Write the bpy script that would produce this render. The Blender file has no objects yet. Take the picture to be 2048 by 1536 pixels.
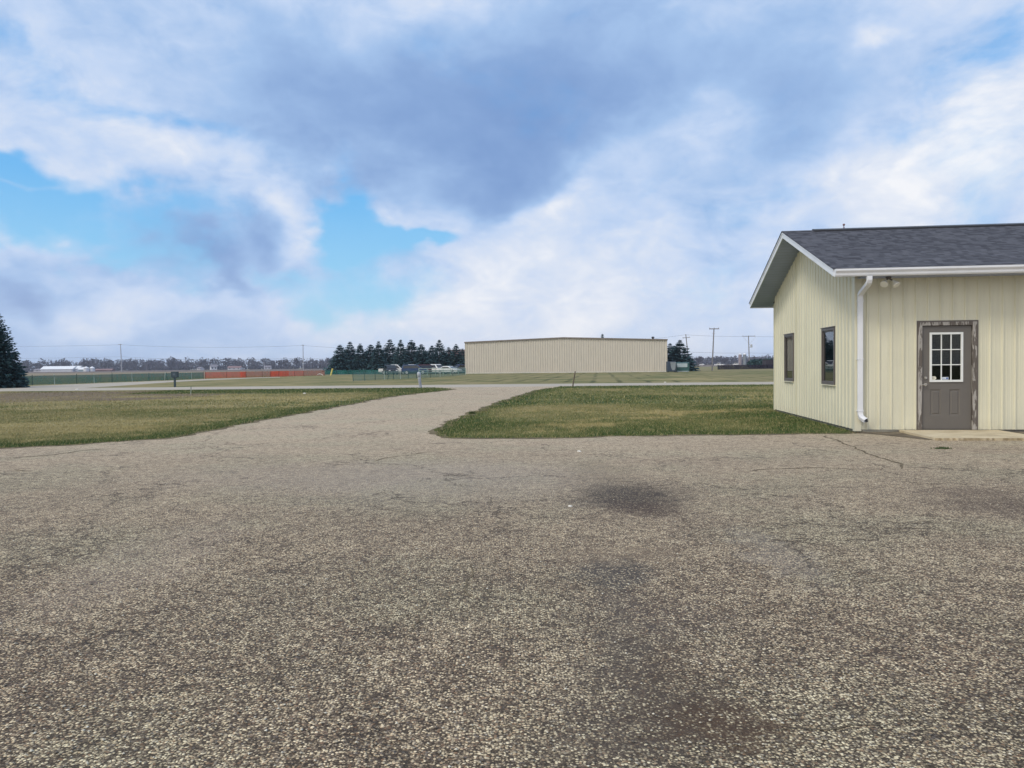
import bpy, math, random
import numpy as np
from mathutils import Matrix, Vector
from mathutils.geometry import tessellate_polygon
random.seed(7); RNG = np.random.default_rng(11)
R = math.radians
scene = bpy.context.scene
COL = scene.collection

# ------------------------------------------------------------------ camera
PITCH, ROLL, FPX, CAMH = R(1.3681), R(0.5735), 1533.0, 1.396
fw = Vector((0, math.cos(PITCH), -math.sin(PITCH)))
up = Vector((0, math.sin(PITCH), math.cos(PITCH)))
rt = Vector((1, 0, 0))
cr, sr = math.cos(ROLL), math.sin(ROLL)
CR = rt * cr - up * sr
CU = rt * sr + up * cr
cam = bpy.data.cameras.new("camera")
cam.sensor_fit = 'HORIZONTAL'; cam.sensor_width = 36.0; cam.lens = 36.0 * FPX / 2048
cam.clip_start = 0.1; cam.clip_end = 8000
camo = bpy.data.objects.new("camera", cam); COL.objects.link(camo)
camo.matrix_world = Matrix(((CR.x, CU.x, -fw.x, 0), (CR.y, CU.y, -fw.y, 0), (CR.z, CU.z, -fw.z, CAMH), (0, 0, 0, 1)))
scene.camera = camo

def ray(u, v):
    return CR * ((u - 1024) / FPX) + CU * ((768 - v) / FPX) + fw
def G(u, v, z=0.0):                       # survey of the photograph: where a sight line meets the ground
    d = ray(u, v); t = (z - CAMH) / d.z
    return Vector((d.x * t, d.y * t, z))
def PZ(u, v, Y):                          # sight line at a known distance
    d = ray(u, v); t = Y / d.y
    return Vector((d.x * t, Y, CAMH + d.z * t))
def XY(u, Y):                             # ground point at distance Y in column u (near the horizon)
    p = PZ(u, 733, Y); return Vector((p.x, Y, 0))

# ------------------------------------------------------------------ node helpers
class NT:
    def __init__(s, tree): s.t = tree; s.n = tree.nodes; s.l = tree.links
    def node(s, typ, **kw):
        n = s.n.new(typ)
        for k, v in kw.items(): setattr(n, k, v)
        return n
    def put(s, sock, v):
        if isinstance(v, bpy.types.NodeSocket): s.l.new(v, sock)
        elif v is not None:
            if sock.type == 'RGBA' and len(v) == 3: v = (*v, 1)
            sock.default_value = v
    def math(s, op, a, b=None, c=None, clamp=False):
        n = s.node('ShaderNodeMath', operation=op, use_clamp=clamp)
        for i, v in enumerate((a, b, c)): s.put(n.inputs[i], v)
        return n.outputs[0]
    def vm(s, op, a, b=None, c=None, out=0):
        n = s.node('ShaderNodeVectorMath', operation=op)
        s.put(n.inputs[0], a)
        if b is not None: s.put(n.inputs['Scale' if op == 'SCALE' else 1], b)
        if c is not None: s.put(n.inputs[2], c)
        return n.outputs['Value'] if op in ('LENGTH', 'DOT_PRODUCT', 'DISTANCE') else n.outputs[0]
    def noise(s, vec, scale, detail=4, rough=.5, dist=0., out='Fac'):
        n = s.node('ShaderNodeTexNoise'); s.put(n.inputs['Vector'], vec)
        n.inputs['Scale'].default_value = scale; n.inputs['Detail'].default_value = detail
        n.inputs['Roughness'].default_value = rough; n.inputs['Distortion'].default_value = dist
        return n.outputs[out]
    def voro(s, vec, scale, feature='F1', rand=1.):
        n = s.node('ShaderNodeTexVoronoi', feature=feature); s.put(n.inputs['Vector'], vec)
        n.inputs['Scale'].default_value = scale; n.inputs['Randomness'].default_value = rand
        return n
    def ramp(s, fac, stops, interp='LINEAR'):
        n = s.node('ShaderNodeValToRGB'); e = n.color_ramp; e.interpolation = interp
        while len(e.elements) < len(stops): e.elements.new(.5)
        for el, (p, c) in zip(e.elements, stops):
            el.position = p; el.color = (c, c, c, 1) if isinstance(c, (int, float)) else (*c, 1)
        s.put(n.inputs[0], fac); return n.outputs[0]
    def mix(s, f, a, b, blend='MIX'):
        n = s.node('ShaderNodeMix', data_type='RGBA', blend_type=blend)
        s.put(n.inputs[0], f); s.put(n.inputs[6], a); s.put(n.inputs[7], b)
        return n.outputs[2]
    def sep(s, v):
        n = s.node('ShaderNodeSeparateXYZ'); s.put(n.inputs[0], v); return n.outputs
    def comb(s, x, y, z=0.):
        n = s.node('ShaderNodeCombineXYZ')
        for i, v in enumerate((x, y, z)): s.put(n.inputs[i], v)
        return n.outputs[0]
    def smooth(s, v, lo, hi, a=0., b=1.):
        n = s.node('ShaderNodeMapRange', interpolation_type='SMOOTHSTEP')
        s.put(n.inputs[0], v); n.inputs[1].default_value = lo; n.inputs[2].default_value = hi
        n.inputs[3].default_value = a; n.inputs[4].default_value = b
        return n.outputs[0]
    def mapping(s, v, loc=(0, 0, 0), rot=(0, 0, 0), scale=(1, 1, 1), typ='POINT'):
        n = s.node('ShaderNodeMapping', vector_type=typ); s.put(n.inputs[0], v)
        n.inputs[1].default_value = loc; n.inputs[2].default_value = rot; n.inputs[3].default_value = scale
        return n.outputs[0]

def new_mat(name):
    m = bpy.data.materials.new(name); m.use_nodes = True
    nt = NT(m.node_tree); b = m.node_tree.nodes['Principled BSDF']
    return m, nt, b
def set_b(nt, b, col=None, rough=None, metal=None, spec=None, bump=None, strength=.3, dist=.01):
    if col is not None: nt.put(b.inputs['Base Color'], col)
    if rough is not None: nt.put(b.inputs['Roughness'], rough)
    if metal is not None: nt.put(b.inputs['Metallic'], metal)
    if spec is not None: b.inputs['Specular IOR Level'].default_value = spec
    if bump is not None:
        n = nt.node('ShaderNodeBump'); n.inputs['Strength'].default_value = strength; n.inputs['Distance'].default_value = dist
        nt.put(n.inputs['Height'], bump); nt.l.new(n.outputs[0], b.inputs['Normal'])
def pos(nt): return nt.node('ShaderNodeNewGeometry').outputs['Position']
def objc(nt): return nt.node('ShaderNodeTexCoord').outputs['Object']

def paint(name, col, rough=.5, var=.12, scale=3., metal=0., spec=.5, dirt=None):
    """painted or plain surface with a little wear in its colour and gloss"""
    m, nt, b = new_mat(name); p = objc(nt)
    f = nt.noise(p, scale, 6, .6)
    lo = tuple(c * (1 - var) for c in col); hi = tuple(min(1, c * (1 + var)) for c in col)
    c = nt.ramp(f, [(.3, lo), (.7, hi)])
    if dirt:
        c = nt.mix(nt.smooth(nt.noise(p, scale * .6, 8, .65), .55, .75, 0, .5), c, dirt)
    set_b(nt, b, c, nt.ramp(nt.noise(p, scale * 4, 4), [(.3, rough * .85), (.7, min(1, rough * 1.15))]), metal, spec)
    return m

# ------------------------------------------------------------------ mesh helpers
class MB:
    def __init__(s): s.v = []; s.f = []
    def add(s, vs, fs):
        o = len(s.v); s.v += [tuple(p) for p in vs]; s.f += [tuple(i + o for i in f) for f in fs]; return s
    def box(s, x0, x1, y0, y1, z0, z1):
        return s.add([(x0, y0, z0), (x1, y0, z0), (x1, y1, z0), (x0, y1, z0), (x0, y0, z1), (x1, y0, z1), (x1, y1, z1), (x0, y1, z1)],
                     [(3, 2, 1, 0), (4, 5, 6, 7), (0, 1, 5, 4), (1, 2, 6, 5), (2, 3, 7, 6), (3, 0, 4, 7)])
    def quad(s, a, b, c, d): return s.add([a, b, c, d], [(0, 1, 2, 3)])
    def tube(s, p0, p1, r0, r1=None, n=8, cap=True):
        r1 = r0 if r1 is None else r1
        p0, p1 = Vector(p0), Vector(p1); d = (p1 - p0).normalized()
        a = d.orthogonal().normalized(); b = d.cross(a)
        vs = []
        for p, r in ((p0, r0), (p1, r1)):
            for k in range(n):
                t = 2 * math.pi * k / n; vs.append(p + a * (r * math.cos(t)) + b * (r * math.sin(t)))
        fs = [(k, (k + 1) % n, n + (k + 1) % n, n + k) for k in range(n)]
        if cap: fs += [tuple(range(n))[::-1], tuple(range(n, 2 * n))]
        return s.add(vs, fs)
    def path(s, pts, r, n=6):
        for a, b in zip(pts, pts[1:]): s.tube(a, b, r, r, n)
        return s
    def lathe(s, prof, c=(0, 0, 0), n=16):
        """profile (radius, z) turned about z"""
        vs = []; m = len(prof)
        for r, z in prof:
            for k in range(n):
                t = 2 * math.pi * k / n; vs.append((c[0] + r * math.cos(t), c[1] + r * math.sin(t), c[2] + z))
        fs = [(i * n + k, i * n + (k + 1) % n, (i + 1) * n + (k + 1) % n, (i + 1) * n + k) for i in range(m - 1) for k in range(n)]
        fs += [tuple(range(n))[::-1], tuple((m - 1) * n + k for k in range(n))]
        return s.add(vs, fs)
    def prism(s, prof, y0, y1, f=lambda a, y, b: (a, y, b)):
        """closed outline (a, b) swept from y0 to y1"""
        n = len(prof)
        vs = [f(a, y0, b) for a, b in prof] + [f(a, y1, b) for a, b in prof]
        fs = [(k, (k + 1) % n, n + (k + 1) % n, n + k) for k in range(n)] + [tuple(range(n))[::-1], tuple(range(n, 2 * n))]
        return s.add(vs, fs)
    def build(s, name, mat, parent=None, smooth=False, bevel=0., loc=None):
        me = bpy.data.meshes.new(name); me.from_pydata(s.v, [], s.f); me.update()
        import bmesh
        bm = bmesh.new(); bm.from_mesh(me); bmesh.ops.recalc_face_normals(bm, faces=bm.faces); bm.to_mesh(me); bm.free()
        if smooth:
            for p in me.polygons: p.use_smooth = True
        o = bpy.data.objects.new(name, me); COL.objects.link(o)
        if mat: me.materials.append(mat)
        if parent: o.parent = parent
        if loc: o.location = loc
        if bevel:
            b = o.modifiers.new("bevel", 'BEVEL'); b.width = bevel; b.segments = 2; b.limit_method = 'ANGLE'; b.angle_limit = R(35)
        return o

def np_mesh(name, V, F, mat, parent=None, smooth=False):
    """large mesh from arrays; F is (n,3) or (n,4)"""
    me = bpy.data.meshes.new(name); k = F.shape[1]
    me.vertices.add(len(V)); me.vertices.foreach_set('co', V.astype(np.float32).ravel())
    me.loops.add(F.size); me.loops.foreach_set('vertex_index', F.astype(np.int32).ravel())
    me.polygons.add(len(F)); me.polygons.foreach_set('loop_start', np.arange(0, F.size, k, dtype=np.int32))
    if smooth: me.polygons.foreach_set('use_smooth', np.ones(len(F), bool))
    me.update(calc_edges=True); me.validate()
    o = bpy.data.objects.new(name, me); COL.objects.link(o); me.materials.append(mat)
    if parent: o.parent = parent
    return o

def tag(o, label=None, cat=None, group=None, kind=None):
    if label: o['label'] = label
    if cat: o['category'] = cat
    if group: o['group'] = group
    if kind: o['kind'] = kind
    return o
def thing(name, label, cat, loc=(0, 0, 0), rz=0., group=None):
    o = bpy.data.objects.new(name, None); COL.objects.link(o)
    o.empty_display_size = .3; o.location = loc; o.rotation_euler = (0, 0, rz)
    return tag(o, label, cat, group)
def copy_thing(src, loc, rz=0., sc=(1, 1, 1), label=None, group=None):
    c = src.copy(); COL.objects.link(c); c.location = loc; c.rotation_euler = (0, 0, rz); c.scale = sc
    if label: c['label'] = label
    if group: c['group'] = group
    for ch in list(src.children):
        d = ch.copy(); COL.objects.link(d); d.parent = c
        for g in list(ch.children):
            e = g.copy(); COL.objects.link(e); e.parent = d
    return c

# value noise for laying out turf
_H = RNG.random((256, 256))
def vnoise(x, y):
    xi, yi = np.floor(x).astype(int), np.floor(y).astype(int); fx, fy = x - xi, y - yi
    fx = fx * fx * (3 - 2 * fx); fy = fy * fy * (3 - 2 * fy)
    h = lambda a, b: _H[a & 255, b & 255]
    return (h(xi, yi) * (1 - fx) + h(xi + 1, yi) * fx) * (1 - fy) + (h(xi, yi + 1) * (1 - fx) + h(xi + 1, yi + 1) * fx) * fy
def fbm(x, y, s=1., o=5, g=.5):
    t = 0; a = 1; n = 0
    for k in range(o):
        t = t + a * vnoise(x * s + 17.3 * k, y * s + 9.1 * k); n += a; a *= g; s *= 2.03
    return t / n

# ------------------------------------------------------------------ sky and light
SUN_EL, SUN_AZ = R(47), R(230)            # azimuth clockwise from +Y: behind the camera and to the left
world = bpy.data.worlds.new("World"); scene.world = world; world.use_nodes = True
wt = NT(world.node_tree); wt.n.clear()
def srgb(r, g, b):
    f = lambda c: c / 12.92 if c <= .04045 else ((c + .055) / 1.055) ** 2.4
    return tuple(f(c / 255) for c in (r, g, b))
def make_sky():
    t = wt
    d = t.vm('NORMALIZE', t.node('ShaderNodeTexCoord').outputs['Generated'])
    x, y, z = t.sep(d)
    az = t.math('ARCTAN2', x, y); el = t.math('ARCSINE', z)
    # cloud space: bearing and height, drawn out sideways towards the horizon
    hgt = t.math('MULTIPLY', el, 1.55)
    sp = t.comb(az, hgt, t.math('MULTIPLY', y, .15))
    wn = t.noise(sp, 5.5, 4, .58, 0, 'Color')
    warp = t.vm('SCALE', t.vm('SUBTRACT', wn, (.5, .5, .5)), .17)
    ae = t.vm('ADD', t.comb(az, el, 0.), warp)
    fine = t.noise(sp, 5.2, 7, .57, .35)
    fine2 = t.noise(t.vm('ADD', sp, (7.1, 3.3, 1.7)), 3.1, 6, .55, .25)
    puff = t.noise(t.vm('ADD', sp, (2.1, 8.3, 4.7)), 15., 5, .58, .5)
    def blobs(lst, base):
        acc = base
        for (u, v, su, sv, rot, amp) in lst:
            r_ = ray(u, v).normalized()
            loc = (math.atan2(r_.x, r_.y), math.asin(r_.z), 0)
            m = t.mapping(ae, loc, (0, 0, R(rot)), (su / FPX, sv / FPX, 1), 'TEXTURE')
            m = t.vm('MULTIPLY', m, (1, 1, 0))
            q = t.vm('DOT_PRODUCT', m, m)
            acc = t.math('MULTIPLY_ADD', t.math('POWER', .3679, q), amp, acc)
        return acc
    # openings to the blue (negative) and closed parts (positive)
    cover = blobs([
        (40, 360, 200, 42, -6, -.92), (110, 440, 230, 50, -2, -.92), (330, 230, 190, 34, -6, -.48), (690, 400, 50, 75, 0, -1.05), (750, 470, 130, 50, 8, -.95), (880, 465, 80, 22, -8, -0.98),
        (420, 545, 140, 30, -14, -.55), (640, 570, 210, 40, -4, -.55), (30, 130, 70, 26, 0, -.22), (2020, 40, 130, 60, 35, -.28),
        (1215, 480, 60, 24, 20, -.30), (1300, 390, 60, 30, 20, -.25), (1520, 380, 120, 40, 0, -.15),
        (340, 320, 150, 60, 12, .55), (60, 400, 110, 16, 8, .45), (370, 500, 110, 50, -22, .55), (530, 500, 60, 60, -40, .6), (30, 570, 85, 50, -10, .9),
        (470, 578, 60, 24, -35, .5), (870, 475, 32, 14, 0, .45), (640, 350, 60, 40, 0, .3)], 1.0)
    # dark (negative) and bright (positive) cloud
    bright = blobs([
        (960, 250, 320, 130, -6, -.38), (620, 150, 330, 110, -10, -.22), (1330, 120, 420, 130, 0, -.26), (1020, 370, 90, 80, 60, -.20), (1640, 210, 250, 90, 15, -.24), (600, 260, 150, 60, -15, -.15),
        (1450, 400, 120, 45, 10, -.16), (100, 80, 250, 90, 0, -.05), (30, 572, 70, 36, -10, -.46), (370, 510, 100, 34, -20, -.30), (520, 515, 55, 42, -40, -.30), (470, 582, 50, 18, -35, -.28),
        (60, 690, 260, 50, 0, -.16), (1500, 650, 300, 40, 0, -.10), (300, 680, 300, 40, 0, -.10),
        (1985, 250, 150, 150, 35, .38), (1880, 330, 160, 90, 35, .24), (350, 315, 110, 55, -14, .32), (500, 300, 60, 40, 0, .16), (545, 410, 34, 60, 35, .22), (170, 190, 110, 40, -15, .10), (180, 600, 160, 34, 0, .16),
        (1250, 600, 360, 80, 0, .22), (900, 620, 240, 50, 0, .22), (1430, 265, 70, 40, 40, .20), (1250, 240, 70, 26, 10, .12), (1800, 60, 36, 22, 0, .28), (1130, 400, 80, 34, 30, .26), (1600, 420, 260, 60, 10, .14), (370, 40, 120, 50, -30, .10), (780, 400, 60, 36, 0, .16), (1150, 660, 420, 50, 0, .14)], .58)
    cov = t.smooth(t.math('MULTIPLY_ADD', t.math('SUBTRACT', fine, .5), 1.9, cover), .18, .90)
    lit = t.smooth(bright, .25, .65, .35, 1.)
    bri = t.math('ADD', bright, t.math('ADD', t.math('MULTIPLY', t.math('SUBTRACT', fine2, .5), .62), t.math('MULTIPLY', t.math('MULTIPLY', t.math('SUBTRACT', fine, .5), .95), lit)))
    bri = t.math('MULTIPLY_ADD', t.math('MULTIPLY', t.math('SUBTRACT', puff, .5), .62), lit, bri)
    cloud = t.ramp(bri, [(0., srgb(126, 158, 208)), (.2, srgb(142, 173, 219)), (.4, srgb(165, 195, 235)), (.58, srgb(194, 214, 244)), (.80, srgb(221, 230, 246)), (1., srgb(245, 247, 252))])
    # air between: paler and warmer low down
    low = t.smooth(el, .0, .17, 1., 0.)
    cloud = t.mix(t.math('MULTIPLY', low, .30), cloud, srgb(224, 229, 243))
    sky = t.node('ShaderNodeTexSky', sky_type='NISHITA'); sky.sun_disc = False
    sky.sun_elevation = SUN_EL; sky.sun_rotation = SUN_AZ; sky.air_density = 1.; sky.dust_density = .6; sky.ozone_density = 1.5
    clear = t.vm('MULTIPLY', sky.outputs[0], (.095, .115, .115))
    tgt = t.ramp(el, [(0., srgb(186, 222, 245)), (.12, srgb(150, 212, 252)), (.25, srgb(92, 184, 252)), (.6, srgb(92, 165, 240))])
    clear = t.mix(.8, clear, tgt)
    front = t.mix(t.math('MULTIPLY_ADD', cov, .94, .06), clear, cloud)
    # sky behind the camera, unseen: broken cloud brightened to light the front wall
    back = t.mix(t.smooth(t.math('MULTIPLY_ADD', x, -.22, fine), .36, .66), srgb(165, 190, 232), (1.35, 1.28, 1.17, 1))
    side = t.smooth(y, .05, -.45)
    col = t.mix(side, front, back)
    below = t.smooth(z, -.02, -.12)
    col = t.mix(below, col, (.16, .15, .12))
    bg = t.node('ShaderNodeBackground'); t.put(bg.inputs[0], col); bg.inputs[1].default_value = 1.
    out = t.node('ShaderNodeOutputWorld'); t.l.new(bg.outputs[0], out.inputs[0])
make_sky()
sun = bpy.data.lights.new("sun", 'SUN'); sun.energy = 1.5; sun.angle = R(14); sun.color = (1, .93, .82)
suno = bpy.data.objects.new("sun", sun); COL.objects.link(suno)
sd_ = Vector((math.sin(SUN_AZ) * math.cos(SUN_EL), math.cos(SUN_AZ) * math.cos(SUN_EL), math.sin(SUN_EL)))
suno.rotation_euler = sd_.to_track_quat('Z', 'Y').to_euler(); suno.location = sd_ * 50
scene.view_settings.view_transform = 'Standard'; scene.view_settings.look = 'None'
scene.view_settings.exposure = 0.0; scene.view_settings.gamma = 1.0

# ------------------------------------------------------------------ pavement outline
def pts_px(lst): return [G(u, v) for u, v in lst]
left_edge = pts_px([(0, 897), (160, 890), (240, 885), (330, 878), (400, 866), (480, 850), (540, 839), (600, 828), (650, 818), (700, 809.6), (768, 796), (837, 787), (888, 782), (905, 778)])
right_edge = pts_px([(1700, 868), (1560, 869.5), (1400, 871), (1212, 873.5), (1144, 877), (973, 877.5), (895, 876.5), (880, 874), (874.5, 869), (878, 863), (892, 853), (905, 843.7), (935, 831), (973, 816), (1007.6, 802), (1042, 792), (1076, 781), (1105, 776.5)])
def road_near(x): return 50.35 - .045 * x
def road_far(x): return road_near(x) + 7.4

def wander(pts, step=.18, amp=.05, seed=0, scale=True):
    out = []; k = 0
    for a, b in zip(pts, pts[1:]):
        n = max(1, int((b - a).length / step))
        nrm = Vector((-(b - a).y, (b - a).x, 0)).normalized()
        for i in range(n):
            p = a.lerp(b, i / n); k += 1
            w = (float(fbm(np.array(p.x * 1.9 + seed), np.array(p.y * 1.9), 1., 4)) - .5) * 2
            out.append(p + nrm * (w * amp * (1 + (p.y / 40 if scale else 0))))
    out.append(pts[-1]); return out
LE = wander([Vector((-34, 9.5, 0))] + [Vector((-18, 11.9, 0))] + left_edge, amp=.16, seed=3)
RE = wander(right_edge, amp=.13, seed=9)
A0 = Vector((6.8086, 15.1881, 0)); AL = R(6.6217)
def BW(s, t, z=0): return Vector((A0.x + s * math.cos(AL) + t * math.sin(AL), A0.y - s * math.sin(AL) + t * math.cos(AL), z))

def flat_poly(pts, z):
    mb = MB(); tri = tessellate_polygon([[Vector((p.x, p.y, 0)) for p in pts]])
    mb.add([(p.x, p.y, z) for p in pts], [tuple(t) for t in tri]); return mb
def dist_poly(X, Y, P):
    d = np.full(X.shape, 1e9)
    for a, b in zip(P, P[1:]):
        ax, ay, bx, by = a.x, a.y, b.x, b.y; L = (bx - ax) ** 2 + (by - ay) ** 2 + 1e-9
        t = np.clip(((X - ax) * (bx - ax) + (Y - ay) * (by - ay)) / L, 0, 1)
        d = np.minimum(d, np.hypot(X - ax - t * (bx - ax), Y - ay - t * (by - ay)))
    return d
def inside(X, Y, P):
    c = np.zeros(X.shape, bool); n = len(P)
    for i in range(n):
        a, b = P[i], P[(i + 1) % n]
        if a.y == b.y: continue
        k = ((a.y > Y) != (b.y > Y)) & (X < (b.x - a.x) * (Y - a.y) / (b.y - a.y) + a.x)
        c ^= k
    return c
lot_poly = ([Vector((-34, -12, 0))] + LE + [Vector((-5.4, 50.7, 0)), Vector((3.2, 50.3, 0))] + RE[::-1] +
            [BW(.0, -.32), BW(.75, -.30), BW(2.7, -.30), BW(14, -.3), Vector((22, -12, 0))])

# ------------------------------------------------------------------ turf
def turf_mask(X, Y):
    """lush, dry and bare shares of the turf at ground points"""
    dl = dist_poly(X, Y, LE[::4] + [LE[-1]]); dr = dist_poly(X, Y, RE[::4] + [RE[-1]])
    n1 = fbm(X, Y * .8, .35, 5); n2 = fbm(X + 31, Y + 7, 1.3, 4); n3 = fbm(X * .5 + 5, Y + 60, .16, 4)
    right = 1 / (1 + np.exp(-(X - (-3.5 + (Y - 40) * .12)) * 1.5))
    near = Y < 52
    lush = .34 + .16 * right * near + (n1 - .5) * 1.5 + (n2 - .5) * .5
    lush += .62 * np.exp(-(dl / (.45 + .022 * Y)) ** 2) * near + .50 * np.exp(-(dr / .9) ** 2) * near
    ditch = np.exp(-((Y - (46.4 + .3 * np.sin(X * .4) - .045 * X)) / 4.3) ** 4) * (X > -23 + 2 * n1) * (X < -1.5)
    ditch2 = np.exp(-((Y - (48.3 - .045 * X)) / 1.9) ** 4) * (X > 2.5)
    lush += .9 * np.maximum(ditch, ditch2)
    wall = dist_poly(X, Y, [BW(0, -.2), BW(0, 8)])
    lush += .8 * np.exp(-(wall / 1.7) ** 2)
    dry = np.clip((n3 - .42) * 2.6, 0, 1) * .34 + np.clip((n2 - .46) * 3, 0, 1) * .60 + .10 * (1 - right)
    for (u, v, su, sv, am) in ((1180, 848, 1.1, .8, .9), (1340, 826, 1.8, 1.2, .7), (1290, 838, 1.2, .6, .5), (930, 868, .7, .35, .7), (980, 871, .6, .2, .5), (1560, 800, 2.5, 2., .4), (200, 862, 1.8, .7, .6), (300, 852, 2.2, 1.2, .6), (430, 840, 3.2, .8, .55), (560, 812, 4, 1.2, .5),
                               (640, 802, 3.5, 1.5, .5), (520, 796, 6, 2.5, .45), (700, 797, 3, 1.5, .5), (330, 792, 5, 1.5, .6), (90, 850, 2.5, 1.4, .4), (1390, 758, 3.2, 5, .9), (1360, 752, 3, 5, .6)):
        c = G(u, v); dry += .85 * am * np.exp(-((X - c.x) / su) ** 2 - ((Y - c.y) / sv) ** 2) * (.35 + 1.3 * n2)
    dry -= .7 * np.exp(-(dl / (.5 + .02 * Y)) ** 2) * near + .6 * np.exp(-(dr / .7) ** 2) * near + .7 * np.maximum(ditch, ditch2)
    far = (Y > 57)
    lush -= .02 * far; dry += .05 * far
    bare = np.exp(-((Y - 41) / 9.) ** 4) * np.clip((-14 - X + (Y - 40) * .25 + 9 * (n1 - .5)) / 5, 0, 1) * (.35 + 1.1 * n1) * (Y > 31) * (1 - .85 * ditch)
    front = dist_poly(X, Y, [BW(.1, -.1), BW(14, -.1)])
    bare += 1.2 * np.exp(-(front / .35) ** 2)
    return np.clip(lush, 0, 1), np.clip(dry, 0, 1), np.clip(bare, 0, 1)

def turf_material(name, shade=1.):
    m, nt, b = new_mat(name); a = nt.node('ShaderNodeAttribute', attribute_name='turf').outputs['Color']
    l, d, br = nt.sep(a); p = pos(nt)
    f = nt.noise(p, 9, 6, .65); g = nt.noise(nt.mapping(p, scale=(1., 1.5, 1)), 2.6, 6, .66)
    l2 = nt.math('ADD', l, nt.math('MULTIPLY', nt.math('SUBTRACT', f, .5), .8))
    d2 = nt.math('ADD', d, nt.math('MULTIPLY', nt.math('SUBTRACT', g, .5), 1.9))
    c = nt.ramp(l2, [(0., (.36, .31, .155)), (.35, (.255, .24, .105)), (.65, (.16, .185, .068)), (1., (.070, .115, .035))])
    c = nt.mix(nt.smooth(d2, .25, .95), c, nt.ramp(f, [(.3, (.34, .29, .14)), (.7, (.48, .41, .20))]))
    x, y, z = nt.sep(p)                                    # mown lines running away towards the hangar
    q = nt.math('MULTIPLY_ADD', y, -.115, nt.math('ADD', x, nt.math('MULTIPLY', nt.noise(p, .10, 3), 1.2)))
    q = nt.math('PINGPONG', nt.math('MULTIPLY', q, 1.), 1.1)
    mow = nt.math('MULTIPLY', nt.smooth(q, .34, .05), nt.math('MULTIPLY', nt.smooth(y, 57., 60.), nt.smooth(nt.noise(p, .09, 2), .40, .62, .1, .75)))
    c = nt.mix(nt.math('MULTIPLY', mow, nt.smooth(x, -14., -6.)), c, (.06, .075, .028))
    c = nt.mix(nt.smooth(nt.math('ADD', br, nt.math('MULTIPLY', nt.math('SUBTRACT', f, .5), .9)), .2, .75), c, nt.ramp(g, [(.3, (.17, .13, .09)), (.7, (.30, .235, .155))]))
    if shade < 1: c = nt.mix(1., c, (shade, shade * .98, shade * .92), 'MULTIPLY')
    set_b(nt, b, c, .9, spec=.15)
    return m
M_turf = turf_material("turf_blades"); M_thatch_shade = turf_material("turf_thatch_shade", .72)  # lawn sheet darkened for thatch and for the shadows between blades
def set_turf_attr(me, l, d, br):
    at = me.attributes.new('turf', 'FLOAT_COLOR', 'POINT')
    at.data.foreach_set('color', np.stack([l, d, br, np.ones_like(l)], 1).astype(np.float32).ravel())

def make_lawn():
    nx, ny = 420, 330
    yy = 8.5 + (150 - 8.5) * (np.linspace(0, 1, ny) ** 1.9); ss = np.linspace(-1, 1, nx)
    Y = np.repeat(yy, nx); S = np.tile(ss, ny); X = S * (.86 * Y + 16)
    V = np.stack([X, Y, np.full_like(X, .004)], 1)
    i = np.arange(nx * ny).reshape(ny, nx)
    F = np.stack([i[:-1, :-1], i[:-1, 1:], i[1:, 1:], i[1:, :-1]], -1).reshape(-1, 4)
    o = np_mesh("lawn", V, F, M_thatch_shade); tag(o, kind='structure')
    set_turf_attr(o.data, *turf_mask(X, Y))
make_lawn()

def make_grass():
    """blades standing in the turf, thick close by and sparser away"""
    poly = [p for p in lot_poly]
    foot = [BW(-.02, -.02), BW(14, -.02), BW(14, 7.2), BW(-.02, 7.2)]
    Vs = []; As = []
    for (x0, x1, y0, y1, dens, h, w) in ((-20, 9, 11.5, 19, 1500, .034, .010), (-22, 9, 19, 27, 620, .038, .014), (-34, 22, 27, 50, 130, .05, .028)):
        n = int((x1 - x0) * (y1 - y0) * dens); X = RNG.uniform(x0, x1, n); Y = RNG.uniform(y0, y1, n)
        k = (np.abs(X) < .70 * Y + 1.5) & ~inside(X, Y, foot) & (Y < road_near(X) - .15)
        X, Y = X[k], Y[k]
        edge = np.minimum(dist_poly(X, Y, LE[::3]), dist_poly(X, Y, RE[::3]))
        k = ~inside(X, Y, poly) | (edge < .16 * fbm(X, Y, 2.3, 3) ** 1.6); X, Y, edge = X[k], Y[k], edge[k]
        l, d, br = turf_mask(X, Y)
        k = RNG.random(len(X)) < np.clip(1.05 - .9 * br - .25 * d, .05, 1); X, Y, l, d, br, edge = X[k], Y[k], l[k], d[k], br[k], edge[k]
        n = len(X); hh = h * (.45 + .9 * RNG.random(n)) * (.65 + .6 * l + .12 * np.exp(-edge / .25)); a = RNG.uniform(0, 2 * np.pi, n); lean = RNG.normal(0, .45, (n, 2)) * hh[:, None]
        ww = w * (.6 + .8 * RNG.random(n)) / 2
        p = np.stack([X, Y, np.full(n, .003)], 1); o = np.stack([np.cos(a) * ww, np.sin(a) * ww, np.zeros(n)], 1)
        Vs.append(np.stack([p - o, p + o, p + np.stack([lean[:, 0], lean[:, 1], hh], 1)], 1).reshape(-1, 3))
        j = RNG.normal(0, .24, n); d = np.where(RNG.random(n) < .16, .95, d)
        As.append(np.repeat(np.stack([np.clip(l + j, 0, 1), np.clip(d - j * .6, 0, 1), br * .6], 1), 3, 0))
    V = np.concatenate(Vs); A = np.concatenate(As); F = np.arange(len(V)).reshape(-1, 3)
    o = np_mesh("grass", V, F, M_turf); tag(o, "short green and straw coloured lawn grass beside the driveway", "grass", kind='stuff')
    set_turf_attr(o.data, A[:, 0], A[:, 1], A[:, 2])
make_grass()

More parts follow.
